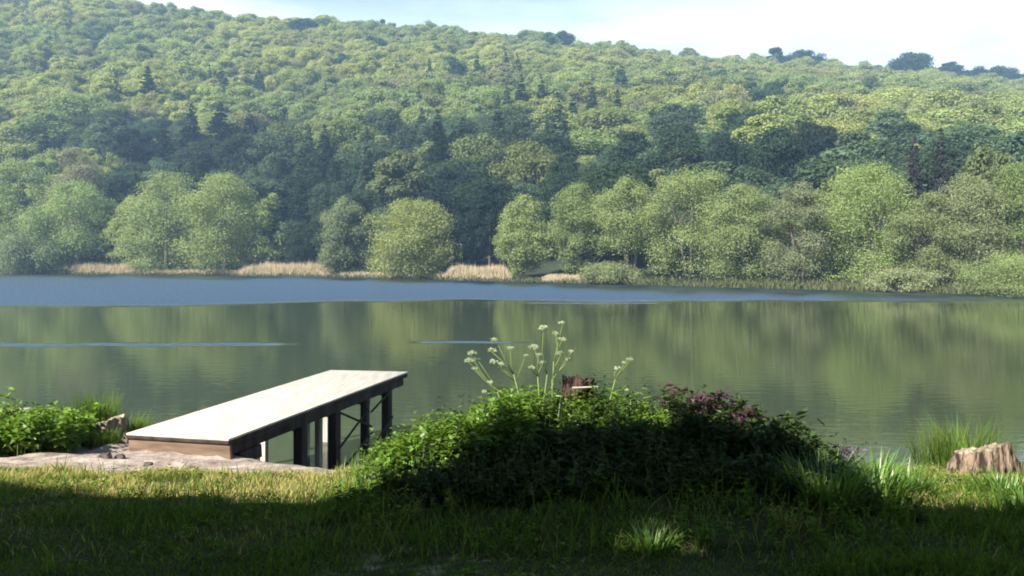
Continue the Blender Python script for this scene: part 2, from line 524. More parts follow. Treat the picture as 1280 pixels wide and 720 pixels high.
    bc = N(t, 'ShaderNodeMixRGB'); bc.inputs['Color1'].default_value = (.034, .045, .022, 1); bc.inputs['Color2'].default_value = (.010, .018, .028, 1)
    t.links.new(rough_zone, bc.inputs['Fac']); t.links.new(bc.outputs[0], p.inputs['Base Color'])
    t.links.new(p.outputs[0], out.inputs['Surface'])
    return m
wme = mesh_from('lake_water', np.array([[-500, -5, 0], [500, -5, 0], [500, 330, 0], [-500, 330, 0]], float), [np.array([[0, 1, 2, 3]])], water_mat())
tag(link('lake_water', wme), kind='structure')

# ------------------------------------------------------------------ trees
def envelope(kind, t):
    if kind == 'round':  return np.sqrt(np.clip(1 - (2 * t - 1) ** 2, 0, 1)) ** .8
    if kind == 'dome':   return np.where(t < .35, .82 + .18 * np.sin(t / .35 * np.pi / 2), np.sqrt(np.clip(1 - ((t - .35) / .65) ** 2, 0, 1)))
    if kind == 'cone':   return np.clip(np.minimum(1.0, .55 + t * 2.2), 0, 1) * (1 - t) ** .75 + .04
    if kind == 'egg':    return np.clip(np.sin(np.clip(t, 0, 1) ** .7 * np.pi), 0, 1) ** .7
    return np.ones_like(t)

def crown_mesh(w, h, z0, kind='dome', nlobe=45, per=180, leaf=.3, depth=None, lobe=(.14, .24), rag=.16, droop=0.0):
    """leaves on many uneven lobes inside an envelope; returns MB"""
    mb = MB()
    depth = depth or w
    t = np.clip(rng.beta(1.15, 1.1, nlobe), .02, .98)
    ang = rng.random(nlobe) * 2 * np.pi
    rad = np.sqrt(rng.random(nlobe)) * .42 + .36
    e = envelope(kind, t)
    c = np.stack([np.cos(ang) * rad * e * w / 2, np.sin(ang) * rad * e * depth / 2, z0 + t * (h - z0) * .93], 1)
    c[:, :2] *= (1 + rag * rng.normal(size=(nlobe, 1)))
    r = rng.uniform(lobe[0], lobe[1], nlobe) * w * (.55 + .45 * e)
    P, Nn = [], []
    for q in range(nlobe):
        k = int(per * (r[q] / (np.mean(lobe) * w)) ** 1.6) + 8
        d = unit(k)
        d[:, 2] = np.where(d[:, 2] < -.2, d[:, 2] * rng.choice([-1, 1], k, p=[.55, .45]), d[:, 2])
        sc = np.array([1, 1, .72 + .2 * rng.random()])
        rr = r[q] * (rng.random(k) ** .45) * (.8 + .35 * rng.random(k))
        pp = c[q] + d * rr[:, None] * sc
        pp[:, 2] -= droop * (rr / r[q]) ** 2 * r[q] * np.hypot(d[:, 0], d[:, 1])
        P.append(pp); Nn.append(d * .9 + np.array([0, 0, .5]) + rng.normal(size=(k, 3)) * .6)
    P = np.concatenate(P); Nn = np.concatenate(Nn)
    keep = P[:, 2] > .15
    P, Nn = P[keep], Nn[keep]
    sz = leaf * rng.uniform(.6, 1.35, len(P))
    mb.leaves(P, Nn, sz, sz * rng.uniform(.45, .75, len(P)))
    return mb, c, r

def spruce_mesh(w, h, z0, leaf=.4, tiers=26, per=44):
    mb = MB()
    P, Nn, A = [], [], []
    for q in range(tiers):
        t = (q + rng.random() * .6) / tiers
        z = z0 + (h - z0) * t
        reach = w / 2 * (1 - t) ** .85 + .12
        nb = max(4, int(11 * (1 - t) + 4))
        for b in range(nb):
            a = rng.random() * 2 * np.pi
            rl = reach * rng.uniform(.7, 1.15)
            k = max(3, int(per * rl / w))
            s = np.sqrt(rng.random(k))
            side = rng.normal(size=k) * .12 * rl * (1.2 - s)
            x = np.cos(a) * s * rl - np.sin(a) * side
            y = np.sin(a) * s * rl + np.cos(a) * side
            zz = z - .28 * rl * s + .10 * rl * s ** 3 + rng.normal(size=k) * .06 * rl
            P.append(np.stack([x, y, zz], 1))
            Nn.append(np.stack([np.cos(a) * .5 + rng.normal(size=k) * .45, np.sin(a) * .5 + rng.normal(size=k) * .45, .8 + rng.normal(size=k) * .3], 1))
    P = np.concatenate(P); Nn = np.concatenate(Nn)
    sz = leaf * rng.uniform(.6, 1.3, len(P))
    mb.leaves(P, Nn, sz, sz * .55)
    return mb

def trunk_mb(h, r, lean=(0, 0), stems=1, limbs=7, spread=2.2, crown_c=None):
    mb = MB()
    for s in range(stems):
        a = rng.random() * 6.28
        lx = lean[0] + (math.cos(a) * spread if stems > 1 else 0)
        ly = lean[1] + (math.sin(a) * spread * .6 if stems > 1 else 0)
        k = 7
        t = np.linspace(0, 1, k)
        bx = math.cos(a) * r * 1.2 if stems > 1 else 0
        by = math.sin(a) * r * 1.2 if stems > 1 else 0
        pts = np.stack([bx + lx * t ** 1.2 + .05 * h * .3 * rng.normal(size=k) * t * .3, by + ly * t ** 1.2 + .1 * rng.normal(size=k) * t, -.3 + (h * .82 + .3) * t], 1)
        rs = r * (1.25 - 1.1 * t) * (1 if stems == 1 else .7)
        rs[0] *= 1.25
        mb.tube(pts, rs, 7, .06)
        for q in range(limbs):
            tq = rng.uniform(.25, .9)
            p0 = np.array([np.interp(tq, t, pts[:, z]) for z in range(3)])
            if crown_c is not None and len(crown_c):
                cand = crown_c[rng.integers(len(crown_c))]
                if cand[2] < p0[2] - .5: cand = cand + np.array([0, 0, p0[2] - cand[2] + 1])
                p2 = p0 + (cand - p0) * .9
            else:
                aa = rng.random() * 6.28
                p2 = p0 + np.array([math.cos(aa) * spread, math.sin(aa) * spread, spread * .9])
            pm = (p0 + p2) / 2 + np.array([0, 0, -.08 * np.linalg.norm(p2 - p0)]) + rng.normal(size=3) * .08 * np.linalg.norm(p2 - p0)
            rq = r * (1.1 - tq) * .5 + .02
            mb.tube([p0, pm, p2], [rq, rq * .65, rq * .2], 5, .05, cap=False)
    return mb

def tint(o, col): o['tint'] = [float(q) for q in col]

# tones of foliage (albedo)
TONE = dict(twig=(.120, .128, .074),
    olive=(.128, .156, .066), fresh=(.135, .165, .064), bright=(.145, .195, .070), bluegreen=(.092, .120, .068),
    mid=(.112, .140, .056), yellow=(.140, .166, .066), brown=(.112, .106, .076), dark=(.034, .058, .034),
    conifer=(.038, .066, .048), navy=(.022, .036, .032), purple=(.045, .044, .048), pale=(.145, .165, .085), grey=(.128, .150, .074))  # navy also carries the shade inside the forest gap

def shore_tree(name, label, px, py, w_px, off, kind, tone, leafk=1.0, stems=1, lean=0, z0f=.08, nlobe=46, per=150, group='trees along the far shore', bark='bark', pyb=None, lobe=(.14, .24), cat='tree', rag=.16, limbs=7, trunk=True):
    u = (px - 640) / 1000
    Y = float(shore(u)) + off
    X = u * Y
    zb = float(Hfar(X, Y))
    if pyb is not None:
        zb = CAMZ + (HORIZ - pyb) / 1000 * Y
    h = CAMZ + (HORIZ - py) / 1000 * Y - zb
    w = w_px / 1000 * Y
    o = thing(name, label, cat, (X, Y, zb), 0, group)
    leaf = Y * .00105 * leafk
    mb, c, r = crown_mesh(w * (1.0 if px < 690 else 1.16), h, h * z0f, kind, int(nlobe * 1.35), int(per * 4.2), leaf, lobe=lobe, rag=rag)
    if trunk:
        trunk_mb(h, max(.13, h * .018), (lean, 0), stems, limbs, w * .22, c).build('trunk', M[bark], o, True)
    cr_ = mb.build('crown', M['tree_leaf'], o)
    tint(cr_, np.array(TONE[tone]) * 1.65 * rng.uniform(.95, 1.05, 3))
    return o

ST = [
 ('willow_tree', 'broad olive willow at the left edge of the far shore, beside pinkish-brown bare tree', 25, 196, 120, 14, 'dome', 'olive', {}),
 ('budding_tree', 'pinkish-brown tree barely in leaf, rising behind the olive willows at the left', 100, 177, 82, 18, 'dome', 'brown', dict(per=90)),
 ('willow_tree', 'rounded olive willow with pale crooked branches low down, right of the brown tree', 92, 228, 110, 6, 'dome', 'olive', dict(bark='pale_bark', stems=3, z0f=.2)),
 ('shore_bush', 'low dark green dome-shaped bush overhanging the water below the leftmost willows', 35, 290, 95, -1, 'dome', 'bluegreen', dict(cat='bush', nlobe=30)),
 ('small_tree', 'small grass-green tree filling the gap left of the big round alders', 168, 240, 66, 8, 'egg', 'fresh', dict(nlobe=30)),
 ('alder_tree', 'left half of the pair of big round alders, foliage hanging down to the pale reeds', 208, 214, 104, 6, 'dome', 'olive', dict(z0f=.03)),
 ('alder_tree', 'right and wider of the pair of big round alders', 282, 216, 124, 6, 'dome', 'olive', dict(z0f=.03, nlobe=55)),
 ('small_tree', 'yellow-green tree peeping out at the right flank of the big round alders', 338, 238, 50, 12, 'dome', 'yellow', dict(nlobe=26)),
 ('alder_tree', 'bluish-green pear-shaped tree between two reed patches', 430, 243, 78, 4, 'egg', 'bluegreen', dict(z0f=.02)),
 ('alder_tree', 'solitary bright green ball-shaped tree touching the water, left of the dark forest gap', 519, 248, 116, 2, 'dome', 'fresh', dict(z0f=.03, nlobe=60)),
 ('alder_tree', 'first tree of the right-hand row, alone beside the dark forest gap', 655, 242, 78, 3, 'egg', 'fresh', dict(z0f=.04, stems=2)),
 ('alder_tree', 'blue-green tree second in the right-hand row, narrow with foliage in tiers', 724, 222, 80, 5, 'egg', 'mid', dict(z0f=.08, stems=2)),
 ('alder_tree', 'many-stemmed alder with bare leaning trunks showing under a thin crown', 788, 220, 92, 3, 'egg', 'olive', dict(z0f=.30, stems=5, per=110)),
 ('alder_tree', 'tall broad yellow-olive tree right of the many-stemmed alder', 862, 206, 116, 6, 'dome', 'yellow', dict(z0f=.0, stems=2)),
 ('alder_tree', 'lower olive tree filling the dip between two taller yellow-olive crowns', 932, 228, 92, 5, 'dome', 'olive', dict(z0f=.0, stems=3)),
 ('budding_tree', 'brownish thinly leaved tree in the middle of the right-hand row', 1000, 222, 76, 4, 'dome', 'twig', dict(z0f=.04, stems=2, per=130)),
 ('alder_tree', 'highest and widest yellow-olive crown of the right-hand row', 1082, 203, 126, 7, 'dome', 'yellow', dict(z0f=.0, nlobe=60, stems=2)),
 ('alder_tree', 'dark green tree with twisted branches right of the widest crown', 1160, 236, 92, 4, 'egg', 'mid', dict(z0f=.04, stems=3)),
 ('alder_tree', 'grey-green tree with pale upright stems behind the twisted-branch tree', 1214, 216, 96, 7, 'dome', 'grey', dict(z0f=.10, stems=4, bark='pale_bark')),
 ('alder_tree', 'tall green tree cut by the right edge of the view', 1278, 196, 92, 9, 'dome', 'mid', dict(z0f=.05)),
 ('shore_bush', 'pale yellow-green rounded bush at the water in the bottom right of the far shore', 1272, 322, 112, -3, 'dome', 'yellow', dict(cat='bush', nlobe=40, leafk=.8, pyb=372)),
 ('shore_bush', 'pale bush with whitish twigs under the twisted-branch tree', 1128, 340, 76, 0, 'dome', 'pale', dict(cat='bush', nlobe=26, pyb=366)),
 ('shore_bush', 'low olive scrub in front of the leaning bare trunks', 762, 332, 70, 0, 'dome', 'grey', dict(cat='bush', nlobe=18, pyb=355)),
]
for (nm, lb, px, py, wpx, off, kind, tone, kw) in ST:
    shore_tree(nm, lb, px, py, wpx, off, kind, tone, group='bushes along the far shore' if kw.get('cat') == 'bush' else 'trees along the far shore', **kw)

# --- wood on the hill: shared crowns at their real size
HV = []          # (crown mesh, trunk mesh, height, width)
for q in range(5):
    w = (11, 12.5, 10, 13, 9)[q]; h = (15, 14, 16, 13.5, 14)[q]
    mb, c, r = crown_mesh(w, h, h * .22, ('dome', 'round', 'egg', 'dome', 'egg')[q], 50, 330, .26, lobe=(.14, .24), rag=.2)
    cm = mesh_from('broadleaf_crown', np.concatenate(mb.v), mb.f, M['tree_leaf'])
    tb = trunk_mb(h, .24, (0, 0), 1, 6, 2, c)
    tm = mesh_from('broadleaf_trunk', np.concatenate(tb.v), tb.f, M['bark'], True)
    HV.append((cm, tm, h, w))
for q in range(2):
    w = (6.5, 7.5)[q]; h = (19, 18)[q]
    mb = spruce_mesh(w, h, h * .12, .32, 30, 120)
    cm = mesh_from('spruce_crown', np.concatenate(mb.v), mb.f, M['tree_leaf'])
    tb = MB(); tb.tube([(0, 0, -.5), (0, 0, h * .5), (0, 0, h * .97)], [.26, .17, .03], 7)
    tm = mesh_from('spruce_trunk', np.concatenate(tb.v), tb.f, M['bark'], True)
    HV.append((cm, tm, h, w))
# tall pine-like tree with a bare stem
mb, c, r = crown_mesh(9, 19, 19 * .55, 'dome', 26, 330, .26, lobe=(.14, .22), rag=.25)
cm = mesh_from('pine_crown', np.concatenate(mb.v), mb.f, M['tree_leaf'])
tb = trunk_mb(19, .26, (.3, 0), 1, 9, 2, c)
tm = mesh_from('pine_trunk', np.concatenate(tb.v), tb.f, M['pale_bark'], True)
HV.append((cm, tm, 19, 9))

hill_first = {}
def hill_tree(name, label, px, py, w_px, h, var, tone, group='single trees standing out of the wooded hill', ymax=RIDGE + 40, hs=1.0):
    """find the place on the slope where a tree of height h has its top at (px, py)"""
    u = (px - 640) / 1000
    Ys = np.linspace(float(shore(u)) + 12, ymax, 900)
    top = CAMZ + (HORIZ - py) / 1000 * Ys
    d = Hfar_uy(np.full_like(Ys, u), Ys) + h - top
    idx = np.where(d > 0)[0]
    if len(idx):
        Y = Ys[idx[0]]
    else:
        Y = Ys[np.argmax(d)]
    cm, tm, h0, w0 = HV[var]
    zb = float(Hfar_uy(u, Y)) - .2
    h = CAMZ + (HORIZ - py) / 1000 * Y - zb
    w = w_px / 1000 * Y
    o = thing(name, label, 'tree', (u * Y, Y, zb), rng.random() * 6.28, group, (w / w0, w / w0, h / h0))
    link('trunk', tm, o)
    cr_ = link('crown', cm, o)
    tint(cr_, np.array(TONE[tone]) * rng.uniform(.93, 1.07, 3))
    if var not in hill_first: hill_first[var] = cr_
    return o

HT = [
 ('chestnut_tree', 'bright leafy green chestnut above the brown tree, left of the pale stems', 62, 140, 84, 16, 0, 'bright'),
 ('chestnut_tree', 'highest bright green crown above the leftmost willows', 108, 120, 96, 17, 3, 'bright'),
 ('chestnut_tree', 'yellowish green crown right behind the bright chestnuts', 142, 130, 60, 15, 1, 'fresh'),
 ('spruce_tree', 'dark spruce rising alone over the bright chestnuts, blue-green point', 184, 82, 44, 22, 5, 'conifer'),
 ('pine_tree', 'tree with a thin pale bare trunk in front of the dark spruces', 163, 160, 52, 19, 7, 'navy'),
 ('spruce_tree', 'dark spruce just right of the pale bare trunk', 205, 150, 48, 20, 5, 'navy'),
 ('spruce_tree', 'dark navy spruce above the left half of the big round alders', 240, 132, 52, 22, 6, 'navy'),
 ('spruce_tree', 'broadest navy spruce above the big round alders', 276, 128, 62, 22, 5, 'navy'),
 ('spruce_tree', 'navy spruce above the right half of the big round alders', 312, 138, 50, 21, 6, 'navy'),
 ('broadleaf_tree', 'mid-green tree between navy spruces and the yellow-green shore tree', 356, 156, 64, 17, 0, 'mid'),
 ('broadleaf_tree', 'dark green tree behind the yellow-green shore tree', 385, 205, 66, 15, 2, 'dark'),
 ('pine_tree', 'greyish pine with flat foliage layers behind the ball-shaped tree', 503, 190, 84, 20, 7, 'grey'),
 ('broadleaf_tree', 'green tree left of the greyish flat-layered pine', 440, 150, 74, 17, 1, 'fresh'),
 ('broadleaf_tree', 'dark tree above the pear-shaped shore tree', 452, 196, 58, 15, 4, 'dark'),
 ('broadleaf_tree', 'dark tree, its tint the shade of the forest gap, right of the ball-shaped tree', 572, 205, 78, 17, 0, 'navy'),
 ('broadleaf_tree', 'olive crown topping the dark forest gap', 600, 168, 84, 17, 3, 'olive'),
 ('broadleaf_tree', 'dark tree tinted as forest gap shade, left of the first tree of the right-hand row', 612, 222, 66, 16, 2, 'navy'),
 ('broadleaf_tree', 'dark tree tinted as shade in the low middle of the forest gap', 586, 246, 60, 13, 4, 'navy'),
 ('spruce_tree', 'leftmost pointed spruce of the mid-slope conifer clump', 634, 104, 30, 19, 6, 'conifer'),
 ('spruce_tree', 'tallest pointed spruce of the mid-slope conifer clump', 652, 92, 34, 21, 5, 'conifer'),
 ('spruce_tree', 'broad spruce at the right of the mid-slope conifer clump', 677, 96, 38, 20, 6, 'conifer'),
 ('spruce_tree', 'smaller spruce in the gap right of the mid-slope conifer clump', 716, 116, 32, 18, 5, 'conifer'),
 ('spruce_tree', 'spruce standing as the left one of two right of the conifer clump', 741, 104, 34, 19, 6, 'conifer'),
 ('spruce_tree', 'last spruce right of the conifer clump', 772, 112, 32, 18, 5, 'conifer'),
 ('broadleaf_tree', 'green tree above the first tree of the right-hand row', 660, 178, 72, 17, 1, 'fresh'),
 ('broadleaf_tree', 'dark tree behind the second tree of the right-hand row', 706, 196, 58, 15, 0, 'dark'),
 ('broadleaf_tree', 'dark blue-green tree above the many-stemmed alder', 790, 160, 74, 17, 2, 'dark'),
 ('broadleaf_tree', 'dark blue-green tree above the tall broad yellow-olive tree', 848, 158, 78, 17, 0, 'dark'),
 ('broadleaf_tree', 'navy tree over the dip in the right-hand row', 912, 172, 74, 16, 3, 'navy'),
 ('broadleaf_tree', 'emerald tree above the brownish thinly leaved tree', 968, 160, 78, 17, 1, 'dark'),
 ('broadleaf_tree', 'navy tree left above the widest yellow-olive crown', 1024, 166, 70, 16, 4, 'navy'),
 ('spruce_tree', 'purplish dark spruce above the twisted-branch tree', 1176, 158, 46, 19, 5, 'purple'),
 ('spruce_tree', 'purplish dark spruce left of the other purplish one', 1142, 162, 44, 18, 6, 'purple'),
 ('broadleaf_tree', 'olive tree on the slope near the right edge, over the grey-green shore tree', 1236, 176, 82, 16, 0, 'olive'),
 ('broadleaf_tree', 'dark dot of a tree halfway up the slope on the right, alone among pale crowns', 1070, 140, 34, 13, 4, 'dark'),
 ('broadleaf_tree', 'big dark green crown just under the skyline, left of the small skyline tree', 379, 24, 46, 16, 3, 'conifer'),
 ('broadleaf_tree', 'small dark tree poking up on the skyline where it starts to sink', 478, 23, 14, 9, 4, 'dark'),
 ('broadleaf_tree', 'small dark bushy tree on the skyline above the conifer clump', 702, 40, 32, 10, 1, 'dark'),
 ('broadleaf_tree', 'dark skyline tree, higher of the two that stand together', 970, 58, 34, 13, 4, 'dark'),
 ('broadleaf_tree', 'dark skyline tree, lower and broader of the two that stand together', 1006, 64, 46, 11, 1, 'dark'),
 ('broadleaf_tree', 'largest dark domed tree on the right-hand skyline', 1139, 66, 60, 15, 3, 'dark'),
 ('broadleaf_tree', 'dark skyline tree next right of the largest dome', 1186, 76, 40, 12, 2, 'dark'),
 ('broadleaf_tree', 'dark skyline tree third from the right edge', 1216, 84, 42, 11, 0, 'dark'),
 ('broadleaf_tree', 'dark skyline tree second from the right edge', 1246, 84, 44, 12, 1, 'dark'),
 ('broadleaf_tree', 'dark skyline tree at the very right edge', 1279, 92, 46, 12, 3, 'dark'),
 ('broadleaf_tree', 'dark green tree under the skyline in the top left, beside yellowish crowns', 210, 22, 46, 14, 1, 'mid'),
 ('broadleaf_tree', 'greyish skyline tree at the upper left end of the ridge', 130, 0, 50, 14, 0, 'grey'),
]
taken = []
for a in HT:
    o = hill_tree(*a)
    taken.append((o.location.x, o.location.y))
taken = np.array(taken)
for var in range(8):
    assert var in hill_first, var

# the rest of the wood: one mass of crowns on the slope
pts = []
step = 6.8
gx, gy = np.meshgrid(np.arange(-760, 760, step), np.arange(30, 560, step), indexing='ij')
gx = gx + rng.uniform(-.42, .42, gx.shape) * step; gy = gy + rng.uniform(-.42, .42, gy.shape) * step
gx, gy = gx.ravel(), gy.ravel()
u = gx / gy
ok = (np.abs(u) < .92) & (gy > shore(u) + 13) & (gy < RIDGE + 45)
gx, gy, u = gx[ok], gy[ok], u[ok]
d = np.min(np.hypot(gx[:, None] - taken[:, 0], gy[:, None] - taken[:, 1]), axis=1)
ok = d > 5.5
gx, gy, u = gx[ok], gy[ok], u[ok]
gz = Hfar_uy(u, gy) - .3
n = len(gx)
low = smooth(125, 60, gy - shore(u))                  # foot of the slope: conifers and under-canopy shade, put in as dark tint
pxs = PX(u)
darkband = np.interp(pxs, [-300, 100, 160, 330, 420, 540, 640, 720, 800, 1040, 1100, 1200, 1260], [.3, .4, .96, .96, .85, .95, .95, .75, .8, .8, .6, .7, .4])
f1 = vn1(gx * .016 + 5, gy * .024 + 3); f2 = vn2(gx * .03 + 9, gy * .045); f3 = rng.random(n)
isdark = (f3 < low * darkband)
var = rng.choice(5, n, p=[.24, .22, .2, .2, .14])
con = ((f2 > .80) & (f3 > .35) & (gy < RIDGE - 110) & (pxs < 800)) | (isdark & (rng.random(n) < .5) & (pxs < 560))
var = np.where(con, rng.choice([5, 6], n), var)
tn = np.zeros((n, 3))
A_, B_, Cc = np.array([.255, .285, .098]), np.array([.345, .345, .105]), np.array([.195, .240, .096])
mixf = np.clip((f1 - .25) / .5, 0, 1)[:, None]
tn = Cc * (1 - mixf) + A_ * mixf
up = smooth(150, 330, gy - shore(u))[:, None] * np.interp(pxs, [0, 500, 900, 1280], [1, .8, .35, .25])[:, None]
tn = tn * (1 - .55 * up * mixf) + B_ * (.55 * up * mixf)
tn[con] = np.array([.055, .092, .062])
tn[isdark] = np.array([.036, .053, .031]) * (rng.uniform(.8, 2.3, (n, 1)) ** 1.2 * np.interp(pxs, [560, 800], [.85, 1.08])[:, None])[isdark]
some = rng.random(n)
tn[(some < .035) & ~isdark] = np.array([.19, .19, .10])
tn[(some > .965)] = np.array([.06, .10, .055])
tn *= rng.uniform(.82, 1.18, (n, 1)) * rng.uniform(.95, 1.05, (n, 3))
pm = bpy.data.meshes.new('hillside_woods')
pm.vertices.add(n)
pm.vertices.foreach_set('co', np.stack([gx, gy, gz], 1).astype(np.float32).ravel())
def attr(name, typ, data, key='value'):
    a = pm.attributes.new(name, typ, 'POINT')
    a.data.foreach_set(key, np.ascontiguousarray(data).ravel())
attr('variant', 'INT', var.astype(np.int32))
attr('tint', 'FLOAT_COLOR', np.concatenate([tn, np.ones((n, 1))], 1).astype(np.float32), 'color')
scl = .52 + .70 * rng.random(n) ** 1.8
attr('size', 'FLOAT_VECTOR', np.stack([scl * rng.uniform(.95, 1.4, n), scl * rng.uniform(.95, 1.4, n), scl ** .6 * rng.uniform(.85, 1.1, n)], 1).astype(np.float32), 'vector')
attr('spin', 'FLOAT_VECTOR', np.stack([np.zeros(n), np.zeros(n), rng.random(n) * 6.28], 1).astype(np.float32), 'vector')
woods = tag(link('hillside_woods', pm), 'mixed spring woodland covering the whole slope behind the lake', 'woodland', kind='stuff')
gt = bpy.data.node_groups.new('woods', 'GeometryNodeTree')
gt.interface.new_socket('Geometry', in_out='INPUT', socket_type='NodeSocketGeometry')
gt.interface.new_socket('Geometry', in_out='OUTPUT', socket_type='NodeSocketGeometry')
gi = gt.nodes.new('NodeGroupInput'); go = gt.nodes.new('NodeGroupOutput')
jn = gt.nodes.new('GeometryNodeJoinGeometry')
def named(nm, dt):
    q = gt.nodes.new('GeometryNodeInputNamedAttribute'); q.data_type = dt; q.inputs['Name'].default_value = nm
    return q.outputs['Attribute']
av = named('variant', 'INT'); asz = named('size', 'FLOAT_VECTOR'); asp = named('spin', 'FLOAT_VECTOR')
er = gt.nodes.new('FunctionNodeEulerToRotation'); gt.links.new(asp, er.inputs[0])
for v in range(7):
    oi = gt.nodes.new('GeometryNodeObjectInfo'); oi.transform_space = 'ORIGINAL'
    oi.inputs['Object'].default_value = hill_first[v]
    oi.inputs['As Instance'].default_value = True
    ip = gt.nodes.new('GeometryNodeInstanceOnPoints')
    cp = gt.nodes.new('FunctionNodeCompare'); cp.data_type = 'INT'; cp.operation = 'EQUAL'
    ins = [s for s in cp.inputs if s.enabled and s.type == 'INT']
    gt.links.new(av, ins[0]); ins[1].default_value = v
    gt.links.new(gi.outputs[0], ip.inputs['Points'])
    gt.links.new(cp.outputs['Result'], ip.inputs['Selection'])
    gt.links.new(oi.outputs['Geometry'], ip.inputs['Instance'])
    gt.links.new(er.outputs[0], ip.inputs['Rotation'])
    gt.links.new(asz, ip.inputs['Scale'])
    gt.links.new(ip.outputs['Instances'], jn.inputs[0])
gt.links.new(jn.outputs[0], go.inputs[0])
md = woods.modifiers.new('woods', 'NODES'); md.node_group = gt

# --- dry reeds
def blades(mb, P, h, w, lean, seg=3, curl=.4, az=None):
    """bent tapering blades from points P"""
    n = len(P)
    az = rng.random(n) * 6.28 if az is None else az
    d = np.stack([np.cos(az), np.sin(az), np.zeros(n)], 1)
    s = np.stack([-np.sin(az), np.cos(az), np.zeros(n)], 1)
    # turn the flat of the blade at random
    h = np.broadcast_to(h, (n,))[:, None]; w = np.broadcast_to(w, (n,))[:, None]; lean = np.broadcast_to(lean, (n,))[:, None]
    rows = []
    for k in range(seg + 1):
        t = k / seg
        c = P + d * h * lean * t ** (1 + curl) + np.array([0, 0, 1]) * h * (t - .35 * lean * t ** 2.2)
        ww = w * (1 - t) ** .8 * (.8 + .5 * min(t * 3, 1))
        if k < seg:
            rows.append(c - s * ww / 2); rows.append(c + s * ww / 2)
        else:
            rows.append(c)
    V = np.stack(rows, 1)
    m = V.shape[1]
    base = (np.arange(n) * m)[:, None]
    start = mb.n
    mb.v.append(V.reshape(-1, 3)); mb.n += n * m
    for k in range(seg - 1):
        mb.f.append(base + np.array([2 * k, 2 * k + 1, 2 * k + 3, 2 * k + 2]) + start)
    mb.f.append(base + np.array([2 * seg - 2, 2 * seg - 1, 2 * seg]) + start)

def reeds(label, px0, px1, d0, d1, h, dens):
    mb = MB()
    n = int((px1 - px0) * dens * 2.6)
    px = rng.uniform(px0, px1, n); uu = (px - 640) / 1000
    Y = shore(uu) + rng.uniform(d0, d1, n)
    P = np.stack([uu * Y, Y, Hfar_uy(uu, Y)], 1)
    hh = h * rng.uniform(.5, 1.05, n) * (.72 + .4 * vn1(P[:, 0] * .25, P[:, 1] * .25))
    hh = hh * .88 * (.35 + .65 * smooth(0, 9, px - px0) * smooth(0, 9, px1 - px) ) * (.62 + .55 * vn2(P[:, 0] * .7, P[:, 1] * .5) * rng.random(n) ** .5 + .25 * (rng.random(n) > .97))
    blades(mb, P, hh, .07, rng.uniform(.05, .35, n), 2)
    return tag(mb.build('reeds', M['reed']), label, 'reeds', None, 'stuff')
reeds('dull tan reed strip left of the big round alders', 84, 168, 1, 9, 3.0, 30)
reeds('pinkish dry reeds between the big alders and the pear-shaped tree', 298, 412, 1, 9, 3.1, 30)
reeds('pinkish dry reeds in front of the dark forest gap', 555, 640, 1, 7, 2.7, 36)
reeds('low straw fringe running along the far water from the willows to the dark gap', 84, 640, .3, 3, 1.3, 10)
reeds('thin pale reeds under the start of the right-hand tree row', 676, 745, 0, 4, 1.1, 22)
# green fringe at the far waterline
mb = MB()
n = 14000
px = rng.uniform(-40, 1330, n); uu = (px - 640) / 1000
Y = shore(uu) + rng.uniform(-.8, 2.2, n)
P = np.stack([uu * Y, Y, np.maximum(Hfar_uy(uu, Y), 0)], 1)
blades(mb, P, .6 * rng.uniform(.4, 1.5, n) * (.4 + vn2(P[:, 0] * .3, P[:, 1] * .3)), .11, rng.uniform(.2, .8, n), 2)
M['shore_grass'] = leaf_mat('shore_grass', (.10, .11, .05), trans=.25, spread=.4)
tag(mb.build('shore_grass', M['shore_grass']), 'tufty grass fringe along the far waterline', 'grass', None, 'stuff')

# ------------------------------------------------------------------ air
hm, ht, hout = newmat('haze')
pv = N(ht, 'ShaderNodeVolumePrincipled')
pv.inputs['Color'].default_value = (.42, .68, 1.0, 1)
pv.inputs['Density'].default_value = .00046
pv.inputs['Anisotropy'].default_value = 0
ht.links.new(pv.outputs[0], hout.inputs['Volume'])
mb = MB(); mb.box((0, 300, 91), (830, 0, 0), (0, 385, 0), (0, 0, 97))
tag(mb.build('haze', hm), 'thin blue air between the bank and the hill', 'haze', kind='stuff')

# ------------------------------------------------------------------ jetty
JA, JB, JC, JD = (np.array(q, float) for q in ((-4.68, 9.70, 1.0), (-3.26, 9.20, 1.04), (-1.75, 13.47, 1.22), (-3.17, 13.97, 1.18)))
jf = (JC - JB); jl = np.linalg.norm(jf); jf = jf / jl
jr = (JB - JA); jw = np.linalg.norm(jr); jr = jr / jw
ju = np.cross(jr, jf); ju /= np.linalg.norm(ju)
UP = np.array([0, 0, 1.0])
jbase = np.array([(JA[0] + JB[0]) / 2, (JA[1] + JB[1]) / 2, .8])
jetty = thing('jetty', 'wooden jetty with pale sheet deck on dark posts, running from sand into the lake', 'jetty', tuple(jbase))
def jp(s, t, dz=0.0):
    """s along (0 shore..1 lake), t across (0 left..1 right), relative to the jetty's base"""
    return JA + jf * jl * s + jr * jw * t + ju * dz - jbase
def jbox(name, p, q, hw, hh, mat, upv=None, bevel=.006):
    """bar from p to q, half width hw, half height hh"""
    b = MB()
    d = q - p; ln = np.linalg.norm(d); d = d / ln
    upv = ju if upv is None else upv
    s = np.cross(d, upv); s /= np.linalg.norm(s)
    w = np.cross(s, d)
    b.box((p + q) / 2, d * ln / 2, s * hw, w * hh)
    return b.build(name, mat, jetty, bevel=bevel)
b = MB()
b.box(jp(.5, .5, -.012), jf * jl / 2, jr * jw / 2, ju * .012)
b.build('deck', M['deck'], jetty, bevel=.003)
